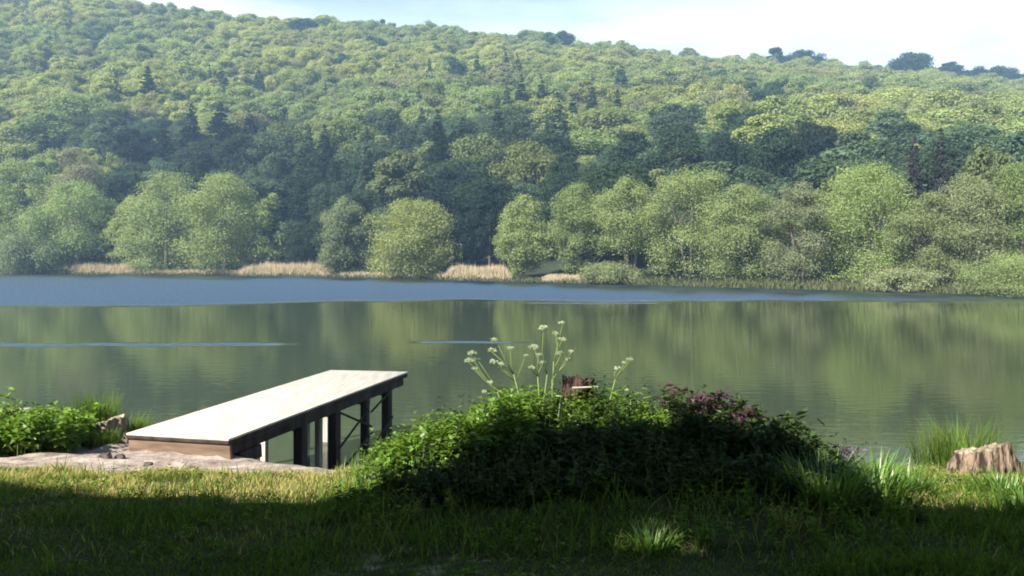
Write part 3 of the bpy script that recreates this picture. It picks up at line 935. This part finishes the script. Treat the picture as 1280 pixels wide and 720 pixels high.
# dark edging under the sheet, all round
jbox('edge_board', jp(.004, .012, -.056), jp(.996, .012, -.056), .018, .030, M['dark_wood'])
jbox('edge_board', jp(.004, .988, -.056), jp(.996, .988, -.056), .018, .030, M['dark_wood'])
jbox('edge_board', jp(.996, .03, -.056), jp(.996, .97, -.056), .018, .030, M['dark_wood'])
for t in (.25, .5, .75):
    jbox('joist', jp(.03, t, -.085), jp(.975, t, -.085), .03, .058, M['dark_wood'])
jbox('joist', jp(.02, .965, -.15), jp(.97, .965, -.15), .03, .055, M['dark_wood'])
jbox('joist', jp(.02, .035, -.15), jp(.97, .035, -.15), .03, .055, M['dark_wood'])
fb = jbox('front_board', jp(.010, .005, -.17), jp(.010, .995, -.17), .022, .142, M['front_wood'])
jbox('front_rail', jp(.004, .002, -.046), jp(.004, .998, -.046), .02, .020, M['dark_wood'])
jbox('sleeper', jp(.05, .90, -.30), jp(.14, .90, -.30), .12, .08, M['dark_wood'])
def post(s, t, hw, mat, zb=-1.2, dz=-.10, lean=(0, 0)):
    top = jp(s, t, dz)
    bot = np.array([top[0] + lean[0], top[1] + lean[1], zb - jbase[2]])
    b = MB()
    a = jr * [1, 1, 0]; a /= np.linalg.norm(a); c = np.cross(UP, a)
    m = (top + bot) / 2
    b.box(m, a * hw, c * hw, (top - bot) / 2)
    return b.build('post', mat, jetty, bevel=.012)
RS = [(.339, .07), (.523, .068), (.714, .055), (.868, .066)]
for s, hw in RS:
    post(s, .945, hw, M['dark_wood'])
for s, hw in ((.56, .045), (.80, .05), (.935, .05)):  # left posts: the sunlight on them is put in as paler wood
    post(s, .07, hw, M['pale_lit_wood'])
post(.60, .62, .045, M['pale_lit_wood'])
for s, _ in RS[:1] + RS[1:2] + RS[3:]:
    jbox('cap_beam', jp(s, .03, -.235), jp(s, .985, -.235), .045, .045, M['dark_wood'])
jbox('cap_beam', jp(.714, .03, -.235), jp(.714, .985, -.235), .045, .045, M['dark_wood'])
# cross braces along the outer side
def brace(s0, z0, s1, z1, t=1.0, r=.015):
    jbox('brace', jp(s0, t, z0), jp(s1, t, z1), .012, r, M['dark_wood'], upv=UP)
brace(.523, -.22, .714, -.62, 1.005)
brace(.714, -.34, .523, -.72, .985)
brace(.714, -.40, .868, -.18, 1.005)
brace(.535, -1.02, .72, -.72, 1.0)
brace(.714, -.95, .868, -.62, 1.0)

# ------------------------------------------------------------------ stumps and log
def stump(name, label, loc, r, h, nflute, flare, tilt, mat, cutmat, rz=0.0, rough=.05, hollow=0.0, squash=1.0, back=0.0, rounded=0.0):
    o = thing(name, label, 'stump', loc, rz)
    seg = 56; rows = 12
    a = np.linspace(0, 2 * np.pi, seg, endpoint=False)
    ph = rng.uniform(0, 6.28, 4)
    fl = .5 + .5 * np.cos(nflute * a + ph[0] + .8 * np.sin(2 * a + ph[1]))
    fl = fl ** 1.5 * (.75 + .25 * np.cos(3 * a + ph[2]))
    V = []
    for k in range(rows):
        t = k / (rows - 1)
        rr = r * (1 + flare * (1 - t) ** 2.2 * (.35 + .9 * fl) + .42 * (fl - .4) * (1 - .35 * t))
        rr = rr * (1 + rough * rng.normal(size=seg) * .5) * (1 - rounded * smooth(.55, 1, t))
        z = -.12 + (h + .12 + tilt * np.cos(a) * r - back * np.sin(a + rz) * r) * t
        if k == rows - 1: z = z + rng.normal(size=seg) * .012
        V.append(np.stack([np.cos(a) * rr, np.sin(a) * rr * squash, z], 1))
    V = np.array(V)
    b = MB()
    i, j = np.meshgrid(np.arange(rows - 1), np.arange(seg), indexing='ij')
    j2 = (j + 1) % seg
    b.add(V.reshape(-1, 3), np.stack([i * seg + j, i * seg + j2, (i + 1) * seg + j2, (i + 1) * seg + j], -1).reshape(-1, 4))
    b.build('bark', mat, o, True)
    c = MB()
    rim = V[-1] * [.985, .985, 1] + [0, 0, -.006]
    ins = []
    for f in (1, .7, .4, .15):
        q = rim.mean(0) + (rim - rim.mean(0)) * f
        q[:, 2] += -hollow * (1 - f) * h + .012 * rng.normal(size=seg) * (f < 1)
        ins.append(q)
    ins = np.array(ins)
    i, j = np.meshgrid(np.arange(3), np.arange(seg), indexing='ij'); j2 = (j + 1) % seg
    c.add(ins.reshape(-1, 3), np.stack([i * seg + j, i * seg + j2, (i + 1) * seg + j2, (i + 1) * seg + j], -1).reshape(-1, 4))
    c.f.append(np.array([[3 * seg + q for q in range(seg)]]))
    c.build('cut_face', cutmat, o, True)
    return o
def at(px, Y): return (px - 640) / 1000 * Y
x, y = at(1228, 7.45), 7.45
stump('tree_stump', 'broad pinkish tree stump with flared root ridges beside tall grass at the water', (x, y, float(Hnear(x, y)) - .02), .245, .265, 13, .55, .20, M['stump_bark'], M['cut_wood'], .4, rough=.06, back=.30, rounded=.10)
x, y = at(133, 10.6), 10.6
stump('tree_stump', 'sunlit slanted stump with pale cut face among the nettles left of the jetty', (x, y, float(Hnear(x, y)) + .0), .25, .33, 6, .25, .30, M['cut_wood'], M['cut_wood'], -.2, rough=.12)
x, y = at(722, 6.42), 6.42
stump('rotten_stump', 'dark crumbling stump on top of the overgrown mound, behind the white-flowered stems', (x, y, 2.15 - .40), .115, .40, 7, .30, -.10, M['rotten'], M['rotten'], .3, rough=.28, hollow=.35)
x, y = at(14, 10.7), 10.7
lg = thing('log', 'dark rotten log with pale upper edge lying in the nettles at the left edge', 'log', (x, y, float(Hnear(x, y)) + .36), .15)
b = MB(); b.tube([(-.75, 0, 0), (-.2, 0, .03), (.22, .02, .02), (.36, .03, 0)], [.085, .08, .085, .07], 12, .06)
b.build('bark', M['rotten'], lg, True)
b = MB(); b.box((-.25, -.02, .095), (.5, 0, .012), (0, .05, 0), (0, 0, .012)); b.build('split_top', M['pale_lit_wood'], lg, bevel=.004)
b = MB(); b.tube([(-.5, 0, -.5), (-.5, 0, -.07)], [.06, .05], 8); b.build('prop', M['rotten'], lg, True)
# splintered lath across the rotten stump
x, y = at(731, 6.25), 6.25
b = MB(); b.box((0, 0, 0), (.10, 0, .004), (0, .010, 0), (0, 0, .005))
o = b.build('wood_splinter', M['pale_lit_wood'], None, bevel=.002)
o.location = (x, y - .02, CAMZ - (484 - HORIZ) / 1000 * 6.23)
tag(o, 'thin pale strip of wood lying across the front of the dark crumbling stump', 'splinter')
# earth clods on the sand
for (px, Y, r, lb) in [(186, 8.5, .035, 'larger of two dark earth clods on the sand in front of the jetty'), (238, 8.2, .025, 'smaller of two dark earth clods on the sand in front of the jetty'),
   (132, 8.9, .05, 'dark lump of earth at the foot of the nettles'),
                       (150, 9.0, .04, 'pointed dark lump of earth right of the larger lump at the foot of the nettles')]:
    x = at(px, Y)
    v = unit(90); v = v * r * (1 + .25 * rng.normal(size=(90, 1))) * [1.3, 1, .7]
    import bmesh
    bmm = bmesh.new()
    for q in v: bmm.verts.new(q)
    bmesh.ops.convex_hull(bmm, input=bmm.verts)
    me = bpy.data.meshes.new('earth_clod'); bmm.to_mesh(me); bmm.free(); me.materials.append(M['clod'])
    o = link('earth_clod', me); o.location = (x, Y, float(Hnear(x, Y)) + r * .3)
    tag(o, lb, 'clod', 'earth clods on the sand')

# ------------------------------------------------------------------ near plants
def leaf_at(mb, P, D, ln, wd, fold=.25):
    """pointed leaves from base P along D"""
    n = len(P)
    D = D / (np.linalg.norm(D, axis=1)[:, None] + 1e-9)
    s = np.cross(D, np.array([0, 0, 1.0]) + rng.normal(size=(n, 3)) * .35); s /= np.linalg.norm(s, axis=1)[:, None] + 1e-9
    u_ = np.cross(s, D)
    ln = np.broadcast_to(ln, (n,))[:, None]; wd = np.broadcast_to(wd, (n,))[:, None]
    m1 = P + D * ln * .42
    V = np.stack([P, m1 + s * wd / 2 + u_ * wd * fold, P + D * ln - u_ * ln * .10, m1 - s * wd / 2 + u_ * wd * fold], 1).reshape(-1, 3)
    k = np.arange(n)[:, None] * 4
    mb.add(V, np.concatenate([k + np.array([0, 1, 2]), k + np.array([0, 2, 3])]))

def leafy(mb, P, h, ln, nodes=6, w=.62, stem=True):
    """upright leafy stems (nettle-like) at P"""
    n = len(P)
    h = np.broadcast_to(h, (n,))
    ln = np.broadcast_to(ln, (n,))
    az = rng.random(n) * 6.28
    lean = np.stack([np.cos(az), np.sin(az), np.zeros(n)], 1) * rng.uniform(0, .35, n)[:, None]
    turn = rng.random(n) * 6.28
    for k in range(nodes):
        t = .25 + .75 * (k + .3) / nodes
        for side in range(2):
            a = turn + k * 1.57 + side * 3.14 + rng.normal(size=n) * .3
            B = P + (np.array([0, 0, 1.0]) + lean * t) * (h * t)[:, None]
            el = rng.uniform(-.5, .55, n) + (.3 if k == nodes - 1 else 0)
            D = np.stack([np.cos(a) * np.cos(el), np.sin(a) * np.cos(el), np.sin(el)], 1)
            l_ = ln * rng.uniform(.7, 1.25, n) * (1.1 - .45 * t)
            leaf_at(mb, B, D, l_, l_ * w)
    if stem:
        blades(mb, P, h, .008, .05, 2)

def scatter(n, x0, x1, y0, y1, cond=None):
    X = rng.uniform(x0, x1, n); Y = rng.uniform(y0, y1, n)
    if cond is not None:
        k = cond(X, Y); X, Y = X[k], Y[k]
    return np.stack([X, Y, Hnear(X, Y)], 1)

def moundh(x):
    return np.interp(x, [-1.4, -1.0, -.5, 0, .6, 1.4, 1.9, 2.3, 2.75], [0, .14, .33, .44, .47, .40, .29, .14, 0])
def on_mound(x, y):
    e = moundh(x) * smooth(4.5, 6.1, y) * (1 - smooth(6.7, 8.0, y))
    return e > .05 + .12 * vn2(x * 2 + 3, y * 2)

# lit nettles on the left shoulder of the mound
mb = MB()
P = scatter(2600, -1.45, .15, 5.6, 7.4, lambda x, y: on_mound(x, y) & (rng.random(len(x)) < .85))
leafy(mb, P, rng.uniform(.10, .36, len(P)) * (.45 + 1.0 * vn1(P[:, 0] * 4, P[:, 1] * 4)) * np.interp(P[:, 0], [-1.4, -.5], [.55, 1]), .075, 6)
P = scatter(240, -1.25, .2, 5.7, 6.9, lambda x, y: on_mound(x, y))
leafy(mb, P, rng.uniform(.08, .30, len(P)), .12, 5, .55)
P = scatter(110, -1.1, .2, 5.8, 6.8)
leafy(mb, P, rng.uniform(.22, .42, len(P)), .06, 7, .45)
blades(mb, scatter(500, -1.4, .2, 5.7, 6.9), .3, .007, rng.uniform(.1, .9, 500), 3)
tag(mb.build('nettles', M['nettle']), 'bright nettles on the left shoulder of the mound beside the jetty', 'nettles', None, 'stuff')
mb = MB()
P = scatter(1300, .35, 1.35, 5.9, 7.2, lambda x, y: on_mound(x, y))
leafy(mb, P, rng.uniform(.06, .30, len(P)) * (.4 + 1.1 * vn1(P[:, 0] * 4, P[:, 1] * 4)), .06, 6)
P = scatter(60, .1, 1.4, 6.0, 6.8)
leafy(mb, P, rng.uniform(.25, .42, len(P)), .045, 7, .4)
tag(mb.build('nettles', M['nettle']), 'yellow-green nettles on the mound right of the dark stump', 'nettles', None, 'stuff')
# dark cover over the front of the mound
mb = MB()
P = scatter(5200, -1.2, 2.6, 4.5, 6.9, lambda x, y: on_mound(x, y) | ((rng.random(len(x)) < .12) & (y > 5)))
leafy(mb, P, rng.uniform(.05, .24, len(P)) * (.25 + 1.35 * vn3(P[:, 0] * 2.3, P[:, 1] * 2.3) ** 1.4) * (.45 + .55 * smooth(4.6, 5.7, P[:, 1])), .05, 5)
P = scatter(520, -1.1, 2.5, 4.5, 6.6, lambda x, y: on_mound(x, y))
leafy(mb, P, rng.uniform(.05, .24, len(P)), .10, 4, .5)
P = scatter(150, -1.0, 2.5, 4.8, 6.6, lambda x, y: on_mound(x, y))
leafy(mb, P, rng.uniform(.25, .5, len(P)), .06, 7, .4)
P = scatter(1500, -1.2, 2.6, 4.6, 6.6, lambda x, y: on_mound(x, y))
blades(mb, P, rng.uniform(.1, .4, len(P)), .008, rng.uniform(.1, .8, len(P)), 3)
tag(mb.build('undergrowth', M['dark_leaf']), 'dark leafy undergrowth over the shaded front of the mound', 'undergrowth', None, 'stuff')
# right shoulder: dark-leaved plants
mb = MB()
P = scatter(1500, 1.2, 2.65, 5.6, 7.2, lambda x, y: on_mound(x, y))
leafy(mb, P, rng.uniform(.10, .36, len(P)) * (.4 + 1.1 * vn2(P[:, 0] * 3, P[:, 1] * 3)) * np.interp(P[:, 0], [1.2, 1.9, 2.6], [1, 1, .8]), .085, 6)
tag(mb.build('undergrowth', M['dark_leaf']), 'large-leaved dark undergrowth sloping down the right shoulder of the mound', 'undergrowth', None, 'stuff')

def shrub(name, label, px, Y, w, h, n, mat, ln, cat='shrub', up=.0):
    x = at(px, Y)
    z = float(Hnear(x, Y))
    o = thing(name, label, cat, (x, Y, z))
    b = MB()
    k = 12
    ends = []
    for q in range(k):
        a = rng.random() * 6.28; rr = w / 2 * math.sqrt(rng.random())
        e = np.array([math.cos(a) * rr, math.sin(a) * rr * .7, h * rng.uniform(.65, 1.0)])
        b.tube([(0.2 * e[0], .2 * e[1], -.03), e * [.6, .6, .55], e], [.007, .005, .002], 5)
        ends.append(e)
    b.build('stems', M['dark_wood'], o)
    b = MB()
    P, D = [], []
    for q in range(n):
        e = ends[rng.integers(k)]
        t = rng.uniform(.35, 1.02)
        p = e * [t, t, t] + rng.normal(size=3) * w * .10
        P.append(p); D.append([p[0] + rng.normal() * w * .4, p[1] + rng.normal() * w * .4, rng.normal() * .12 + up])
    P = np.array(P); P[:, 2] = np.maximum(P[:, 2], .02)
    leaf_at(b, P, np.array(D), ln * rng.uniform(.7, 1.3, n), ln * .55)
    b.build('leaves', mat, o)
    return o
shrub('purple_shrub', 'wine-red leaved shrub on the mound right of the yellow-green nettles', 866, 6.3, .50, .38, 800, M['purple'], .07)
shrub('purple_shrub', 'dark purple-leaved shrub at the middle of the right shoulder of the mound', 914, 6.25, .40, .32, 500, M['purple'], .075)
shrub('flowering_plant', 'mauve flowering plant at the right foot of the mound', 1052, 6.2, .28, .32, 350, M['mauve'], .045, 'plant', .05)
shrub('dark_shrub', 'dark pointed leafy shoot rising above the right shoulder of the mound', 930, 6.5, .22, .42, 300, M['dark_leaf'], .09, 'shrub', .05)
shrub('dark_shrub', 'dark leafy bush on the right shoulder of the mound, between purple shrub and mauve flowers', 985, 6.3, .50, .36, 700, M['dark_leaf'], .085)

# cow parsley on the mound
def cow_parsley(label, px, Y, stems):
    """stems: list of lists of (px, py) heads; the first point of the list is where it leaves the main stem"""
    x = at(px, Y); z = float(Hnear(x, Y))
    o = thing('cow_parsley', label, 'wildflower', (x, Y, z), 0, 'white-flowered stems on the mound')
    base = np.array([x, Y, z])
    def W(p, dy=0): return np.array([at(p[0], Y + dy), Y + dy, CAMZ - (p[1] - HORIZ) / 1000 * (Y + dy)]) - base
    for (fork, heads) in stems:
        dy = rng.uniform(-.12, .12)
        f = W(fork, dy)
        b = MB()
        b.tube([(rng.normal() * .02, rng.normal() * .02, -.02), f * .5 + rng.normal(size=3) * .012, f], [.0062, .005, .004], 6)
        b.build('stem', M['stalk'], o, True)
        for (hx, hy, s) in heads:
            e = W((hx, hy), dy + rng.uniform(-.06, .06))
            b = MB()
            b.tube([f, (f + e) / 2 + rng.normal(size=3) * .01, e], [.0034, .0028, .0018], 5)
            b.build('branch', M['stalk'], o, True)
            k = int(17 * s)
            s = s * .82; u2 = unit(k); u2[:, 2] = np.abs(u2[:, 2]) * .8 - .1; u2 = u2 + rng.normal(size=3) * .25
            r_ = .026 * s * rng.uniform(.7, 1.15)
            b = MB()
            tips = e + u2 * r_ * [1.25, 1.25, .9] + [0, 0, .012]
            for q in range(k):
                b.leaves(tips[q] + rng.normal(size=(7, 3)) * .0055 * s, rng.normal(size=(7, 3)) * .6 + [0, 0, 1], .0048, .004)
            for q in range(0, k, 3):
                b.tube([e, tips[q]], [.0013, .001], 3, cap=False)
            b.build('flower_head', M['umbel'], o)
    # feathery leaves low on the stems
    b = MB()
    n = 260
    a = rng.random(n) * 6.28
    hgt = rng.uniform(.03, .42, n) * rng.uniform(.5, 1, n)
    P = np.stack([np.cos(a) * .05 + rng.normal(size=n) * .03, np.sin(a) * .05, hgt], 1)
    leaf_at(b, P, np.stack([np.cos(a), np.sin(a), rng.uniform(-.2, .5, n)], 1), rng.uniform(.04, .10, n), .018)
    b.build('leaves', M['nettle'], o)
    return o
cow_parsley('tallest white-flowered stem, with the topmost flower heads, left of the dark stump', 690, 6.3,
            [((692, 452), [(703, 405, .9), (695, 419, .9), (702, 427, 1.2)]), ((690, 475), [(701, 444, 1.1), (713, 442, .8), (712, 451, .9)])])
cow_parsley('white-flowered stem whose big flower head floats left of the tallest one', 678, 6.15,
            [((684, 468), [(679, 413, 1.4), (668, 437, 1.1)]), ((672, 470), [(673, 446, .8), (678, 455, .9), (664, 462, .7)])])
cow_parsley('white-flowered stem leaning left with heads in a fan', 664, 6.3,
            [((642, 468), [(615, 440, 1.2), (621, 427, 1.0), (638, 438, 1.1)]), ((645, 478), [(618, 455, 1.1), (626, 458, .9), (657, 445, .6)])])
cow_parsley('white-flowered stem leaning far left, with a cluster of heads apart from the others', 644, 6.4,
            [((622, 490), [(588, 444, 1.2), (586, 453, 1.2), (593, 462, .8), (597, 450, .7)]), ((632, 492), [(613, 480, 1.0), (606, 492, .8)])])
cow_parsley('single white-flowered stem slanting right of the dark stump', 748, 6.25,
            [((769, 474), [(787, 451, 1.1), (771, 462, .8), (780, 455, .6)])])
cow_parsley('short young white-flowered stem right of the slanting single one', 786, 6.3,
            [((788, 500), [(783, 489, .6), (797, 494, .6)])])

# sedge / day-lily tufts
def tuft(name, label, px, Y, r, h, n, mat, w=.014, lean=(.25, .9), cat='grass tuft', group='grass tufts on the bank', dz=0.0):
    x = at(px, Y); z = float(Hnear(x, Y)) + dz
    o_loc = (x, Y, z)
    b = MB()
    a = rng.random(n) * 6.28; rr = r * np.sqrt(rng.random(n)) * .6
    P = np.stack([np.cos(a) * rr, np.sin(a) * rr, np.full(n, -.02)], 1)
    blades(b, P, h * rng.uniform(.5, 1.1, n), w, rng.uniform(*lean, n), 5, .9, az=a + rng.normal(size=n) * .5)
    o = b.build(name, mat)
    o.location = o_loc
    return tag(o, label, cat, group)
tuft('sedge_tuft', 'bright arching sedge tuft in the shade in front of the mound', 815, 4.45, .15, .20, 110, M['sedge'], .014)
tuft('sedge_tuft', 'large dark green sedge tuft right of the mound, fanned wide', 1030, 5.25, .36, .40, 330, M['sedge'], .016)
tuft('sedge_tuft', 'tall sedge tuft behind the large fanned one, next to mauve flowers', 1095, 5.9, .34, .42, 280, M['sedge'], .015)
tuft('sedge_tuft', 'sedge tuft between the mauve flowers and the lakeside clearing', 1140, 6.3, .26, .30, 200, M['sedge'], .013)
tuft('sedge_tuft', 'broad-bladed tuft in the sun below the pinkish stump', 1252, 6.1, .30, .26, 170, M['sedge'], .017)
tuft('sedge_tuft', 'small broad-bladed tuft cut by the right edge', 1285, 5.4, .22, .24, 110, M['sedge'], .015)
tuft('sedge_tuft', 'sparse pale tuft at the foot of the mound, left of the large fanned tuft', 985, 4.75, .14, .15, 60, M['dry_lit_grass'], .008)
tuft('grass_tussock', 'tall wispy grass tussock behind the pinkish stump', 1212, 8.0, .60, .56, 420, M['grass'], .008, (.1, .8))
tuft('grass_tussock', 'thin tall grass clump at the waterline left of the stump tussock', 1160, 8.15, .25, .50, 130, M['grass'], .008, (.05, .5))
tuft('grass_tussock', 'tall wispy grass clump behind the slanted stump left of the jetty', 116, 11.2, .50, .72, 650, M['grass'], .011, (.05, .4))
tuft('grass_tussock', 'grass tussock at the right flank of the slanted stump', 163, 10.9, .40, .46, 500, M['grass'], .012, (.1, .6))
tuft('grass_tussock', 'grass tussock in front of the slanted stump', 128, 10.1, .34, .26, 350, M['grass'], .010, (.2, .8))

# nettles at the left
mb = MB()
P = scatter(2400, -8.2, -5.0, 8.6, 11.2, lambda x, y: (x < np.interp(y, [8.6, 9.2, 10, 11.2], [-5.9, -5.2, -5.35, -5.7])) & (y > np.interp(x, [-8, -6.3, -5.2], [7.6, 8.6, 9.3])))
leafy(mb, P, rng.uniform(.16, .55, len(P)) * (.3 + 1.25 * vn1(P[:, 0] * 1.9, P[:, 1] * 1.9)), .11, 6)
tag(mb.build('nettles', M['nettle']), 'thick bed of nettles at the left, between sand and water', 'nettles', None, 'stuff')

# grass of the bank
n = 150000
Yg = 3.0 + (rng.random(n) ** 1.35) * 9.5
Xg = (rng.uniform(-.78, .78, n)) * Yg
keep = (sandy(Xg, Yg) + .35 * (rng.random(n) - .5) < .32) & (Hnear(Xg, Yg) > .03) & ~(on_mound(Xg, Yg) & (rng.random(n) < .8))
Xg, Yg = Xg[keep], Yg[keep]
P = np.stack([Xg, Yg, Hnear(Xg, Yg) - .01], 1)
dens = vn1(Xg * 1.7 + 11, Yg * 1.7)
hh = (.022 + .10 * dens ** 1.6 * rng.uniform(.4, 1.3, len(P))) * np.interp(Xg, [-5, -2, 1, 3, 5], [.9, .9, 1.0, 1.25, 1.1])
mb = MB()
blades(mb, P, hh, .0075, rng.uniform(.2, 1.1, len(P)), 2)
Pf = scatter(1500, -1.3, 2.9, 4.25, 5.4, lambda x, y: rng.random(len(x)) < .25 + .75 * vn2(x * 2, y * 2))
blades(mb, Pf, rng.uniform(.06, .26, len(Pf)), .008, rng.uniform(.2, .9, len(Pf)), 4)
Pf = scatter(260, -1.2, 2.8, 4.4, 5.2, lambda x, y: vn1(x * 2.4, y * 2.4) > .45)
leafy(mb, Pf, rng.uniform(.06, .2, len(Pf)), .05, 4, .5)
# longer blades in clumps and small broad-leaved weeds
Yw = 3.2 + rng.random(9000) * 5.5; Xw = rng.uniform(-.75, .75, 9000) * Yw
kw_ = (vn3(Xw * 1.3 + 4, Yw * 1.3) > .62) & (sandy(Xw, Yw) < .3) & (Hnear(Xw, Yw) > .1)
Pw = np.stack([Xw, Yw, Hnear(Xw, Yw) - .01], 1)[kw_]
blades(mb, Pw, rng.uniform(.10, .24, len(Pw)), .008, rng.uniform(.2, 1.0, len(Pw)), 4)
Yw = 3.2 + rng.random(1500) * 5; Xw = rng.uniform(-.75, .75, 1500) * Yw
kw_ = (vn2(Xw * 1.1 + 9, Yw * 1.1) > .6) & (sandy(Xw, Yw) < .3)
leafy(mb, np.stack([Xw, Yw, Hnear(Xw, Yw)], 1)[kw_], rng.uniform(.04, .11, int(kw_.sum())), .05, 3, .5, False)
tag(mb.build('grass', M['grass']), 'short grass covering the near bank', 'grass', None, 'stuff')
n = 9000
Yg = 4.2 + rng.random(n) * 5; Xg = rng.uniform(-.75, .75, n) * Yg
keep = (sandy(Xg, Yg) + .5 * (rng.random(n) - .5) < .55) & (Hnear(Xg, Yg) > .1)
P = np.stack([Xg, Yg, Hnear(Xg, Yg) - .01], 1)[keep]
Ps = scatter(26000, -5.6, -1.1, 6.1, 8.1, lambda x, y: (sandy(x, y) + .6 * (rng.random(len(x)) - .5) < .6) & (vn1(x * 2.1 + 3, y * 3) > .25))  # pale dry blades packed here to put brightness into the sunlit strip
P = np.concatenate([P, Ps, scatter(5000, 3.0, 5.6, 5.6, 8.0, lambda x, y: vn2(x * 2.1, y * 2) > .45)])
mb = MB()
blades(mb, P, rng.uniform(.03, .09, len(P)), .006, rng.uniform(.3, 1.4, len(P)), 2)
tag(mb.build('dry_lit_grass', M['dry_lit_grass']), 'straw-coloured dry blades among the bank grass, packed to brighten the sunlit strip', 'grass', None, 'stuff')

# ------------------------------------------------------------------ unseen trees behind the viewer, crowns shaped to shade the bank
Ln = np.array(L)
def landing(P):
    z = np.full(len(P), 1.2)
    for _ in range(3):
        t = (P[:, 2] - z) / -Ln[2]
        G = P + Ln * t[:, None]
        z = Hnear(G[:, 0], G[:, 1])
    return G
def edge(x):
    return np.interp(x, [-9, -4.5, -3.2, -2.2, -1.5, -1.0, -.4, 0, .8, 1.6, 2.3, 2.9, 3.4, 5, 8],
                     [6.9, 6.7, 6.1, 5.8, 5.75, 5.5, 5.45, 5.8, 5.85, 6.0, 5.9, 5.4, 4.9, 4.65, 4.6])
roots = np.array([(-8.5, -3.5), (-3.5, -7.5), (-13.0, -8.0), (6.0, -6.0), (1.5, -11.0), (11.0, -2.0)])  # the last three trees are added to block open sky
nc = 2600
gx_ = rng.uniform(-9, 9.5, nc); gy_ = rng.uniform(-4.5, 7.2, nc); zz = rng.uniform(6.5, 13.5, nc)
src = np.stack([gx_, gy_, np.full(nc, 1.2)], 1) - Ln * ((zz - 1.2) / -Ln[2])[:, None]
nx = 3600                                            # outer crowns, added to close off the sky above and behind
d_ = unit(nx)
k_ = rng.integers(6, size=nx)
sx_ = np.stack([roots[k_, 0], roots[k_, 1] + .8, np.full(nx, 8.5)], 1) + d_ * (rng.random((nx, 1)) ** .4) * [5.5, 5.5, 4.8]
src = np.concatenate([src, sx_])
nc = len(src)
P = (src[:, None] + rng.normal(size=(nc, 46, 3)) * .40).reshape(-1, 3)
G = landing(P)  # leaves are kept only where their shadow lands inside the shade edge
ok = (G[:, 1] < edge(G[:, 0]) + (.28 + 1.3 * smooth(1.9, 2.8, G[:, 0])) * (vn2(G[:, 0] * 2.6, G[:, 1] * 2.6) - .5) + .06 * rng.normal(size=len(P)))
# small openings in the crowns: sun flecks on the tufts below
ok &= np.hypot((G[:, 0] - .86) / .34, (G[:, 1] - 4.58) / .30) > 1
ok &= np.hypot((G[:, 0] - 2.1) / .30, (G[:, 1] - 5.45) / .26) > 1
infr = (P[:, 1] > .2) & (np.abs(P[:, 0]) < .85 * P[:, 1] + .3) & (P[:, 2] - CAMZ < .42 * P[:, 1])
P = P[ok & ~infr]
own = np.argmin(np.hypot(P[:, None, 0] - roots[:, 0] - [2.0, 2.0, 2.5, 0, 0, 0], P[:, None, 1] - roots[:, 1]), axis=1)
TL = ['tall broad tree behind the viewer whose crown reaches furthest over the bank', 'tall broad tree behind the viewer, directly at the back of the clearing', 'tall tree behind the viewer, furthest from the lake on the side of the jetty', 'tall tree added behind the viewer to block sky, on the side of the pinkish stump', 'tall tree added furthest back behind the viewer to block sky', 'tall tree added out of view to block sky, furthest out past the pinkish stump']
for q in range(6):
    Pq = P[own == q]
    base = np.array([roots[q, 0], roots[q, 1], float(Hnear(roots[q, 0], roots[q, 1]))])
    o = thing('shade_tree', TL[q], 'tree', tuple(base), 0, 'trees behind the viewer')
    b = MB()
    loc = Pq - base
    nrm = rng.normal(size=(len(Pq), 3)) + [0, 0, .6]
    b.leaves(loc, nrm, .17 * rng.uniform(.7, 1.3, len(Pq)), .11)
    c_ = b.build('crown', M['tree_leaf'], o)
    tint(c_, (.05, .085, .025))
    b = MB()
    b.tube([(0, 0, -.3), (.1, 0, 3), (.3, .2, 6.5), (.5, .3, 10)], [.42, .34, .26, .10], 12, .04)
    cc = loc[rng.integers(len(loc), size=26)]
    for e in cc:
        t = rng.uniform(3.5, 9)
        p0 = np.array([.05 * t, .03 * t, t])
        b.tube([p0, (p0 + e) / 2 + [0, 0, .5], e], [.11, .06, .015], 6, .05, cap=False)
    b.build('trunk', M['bark'], o, True)
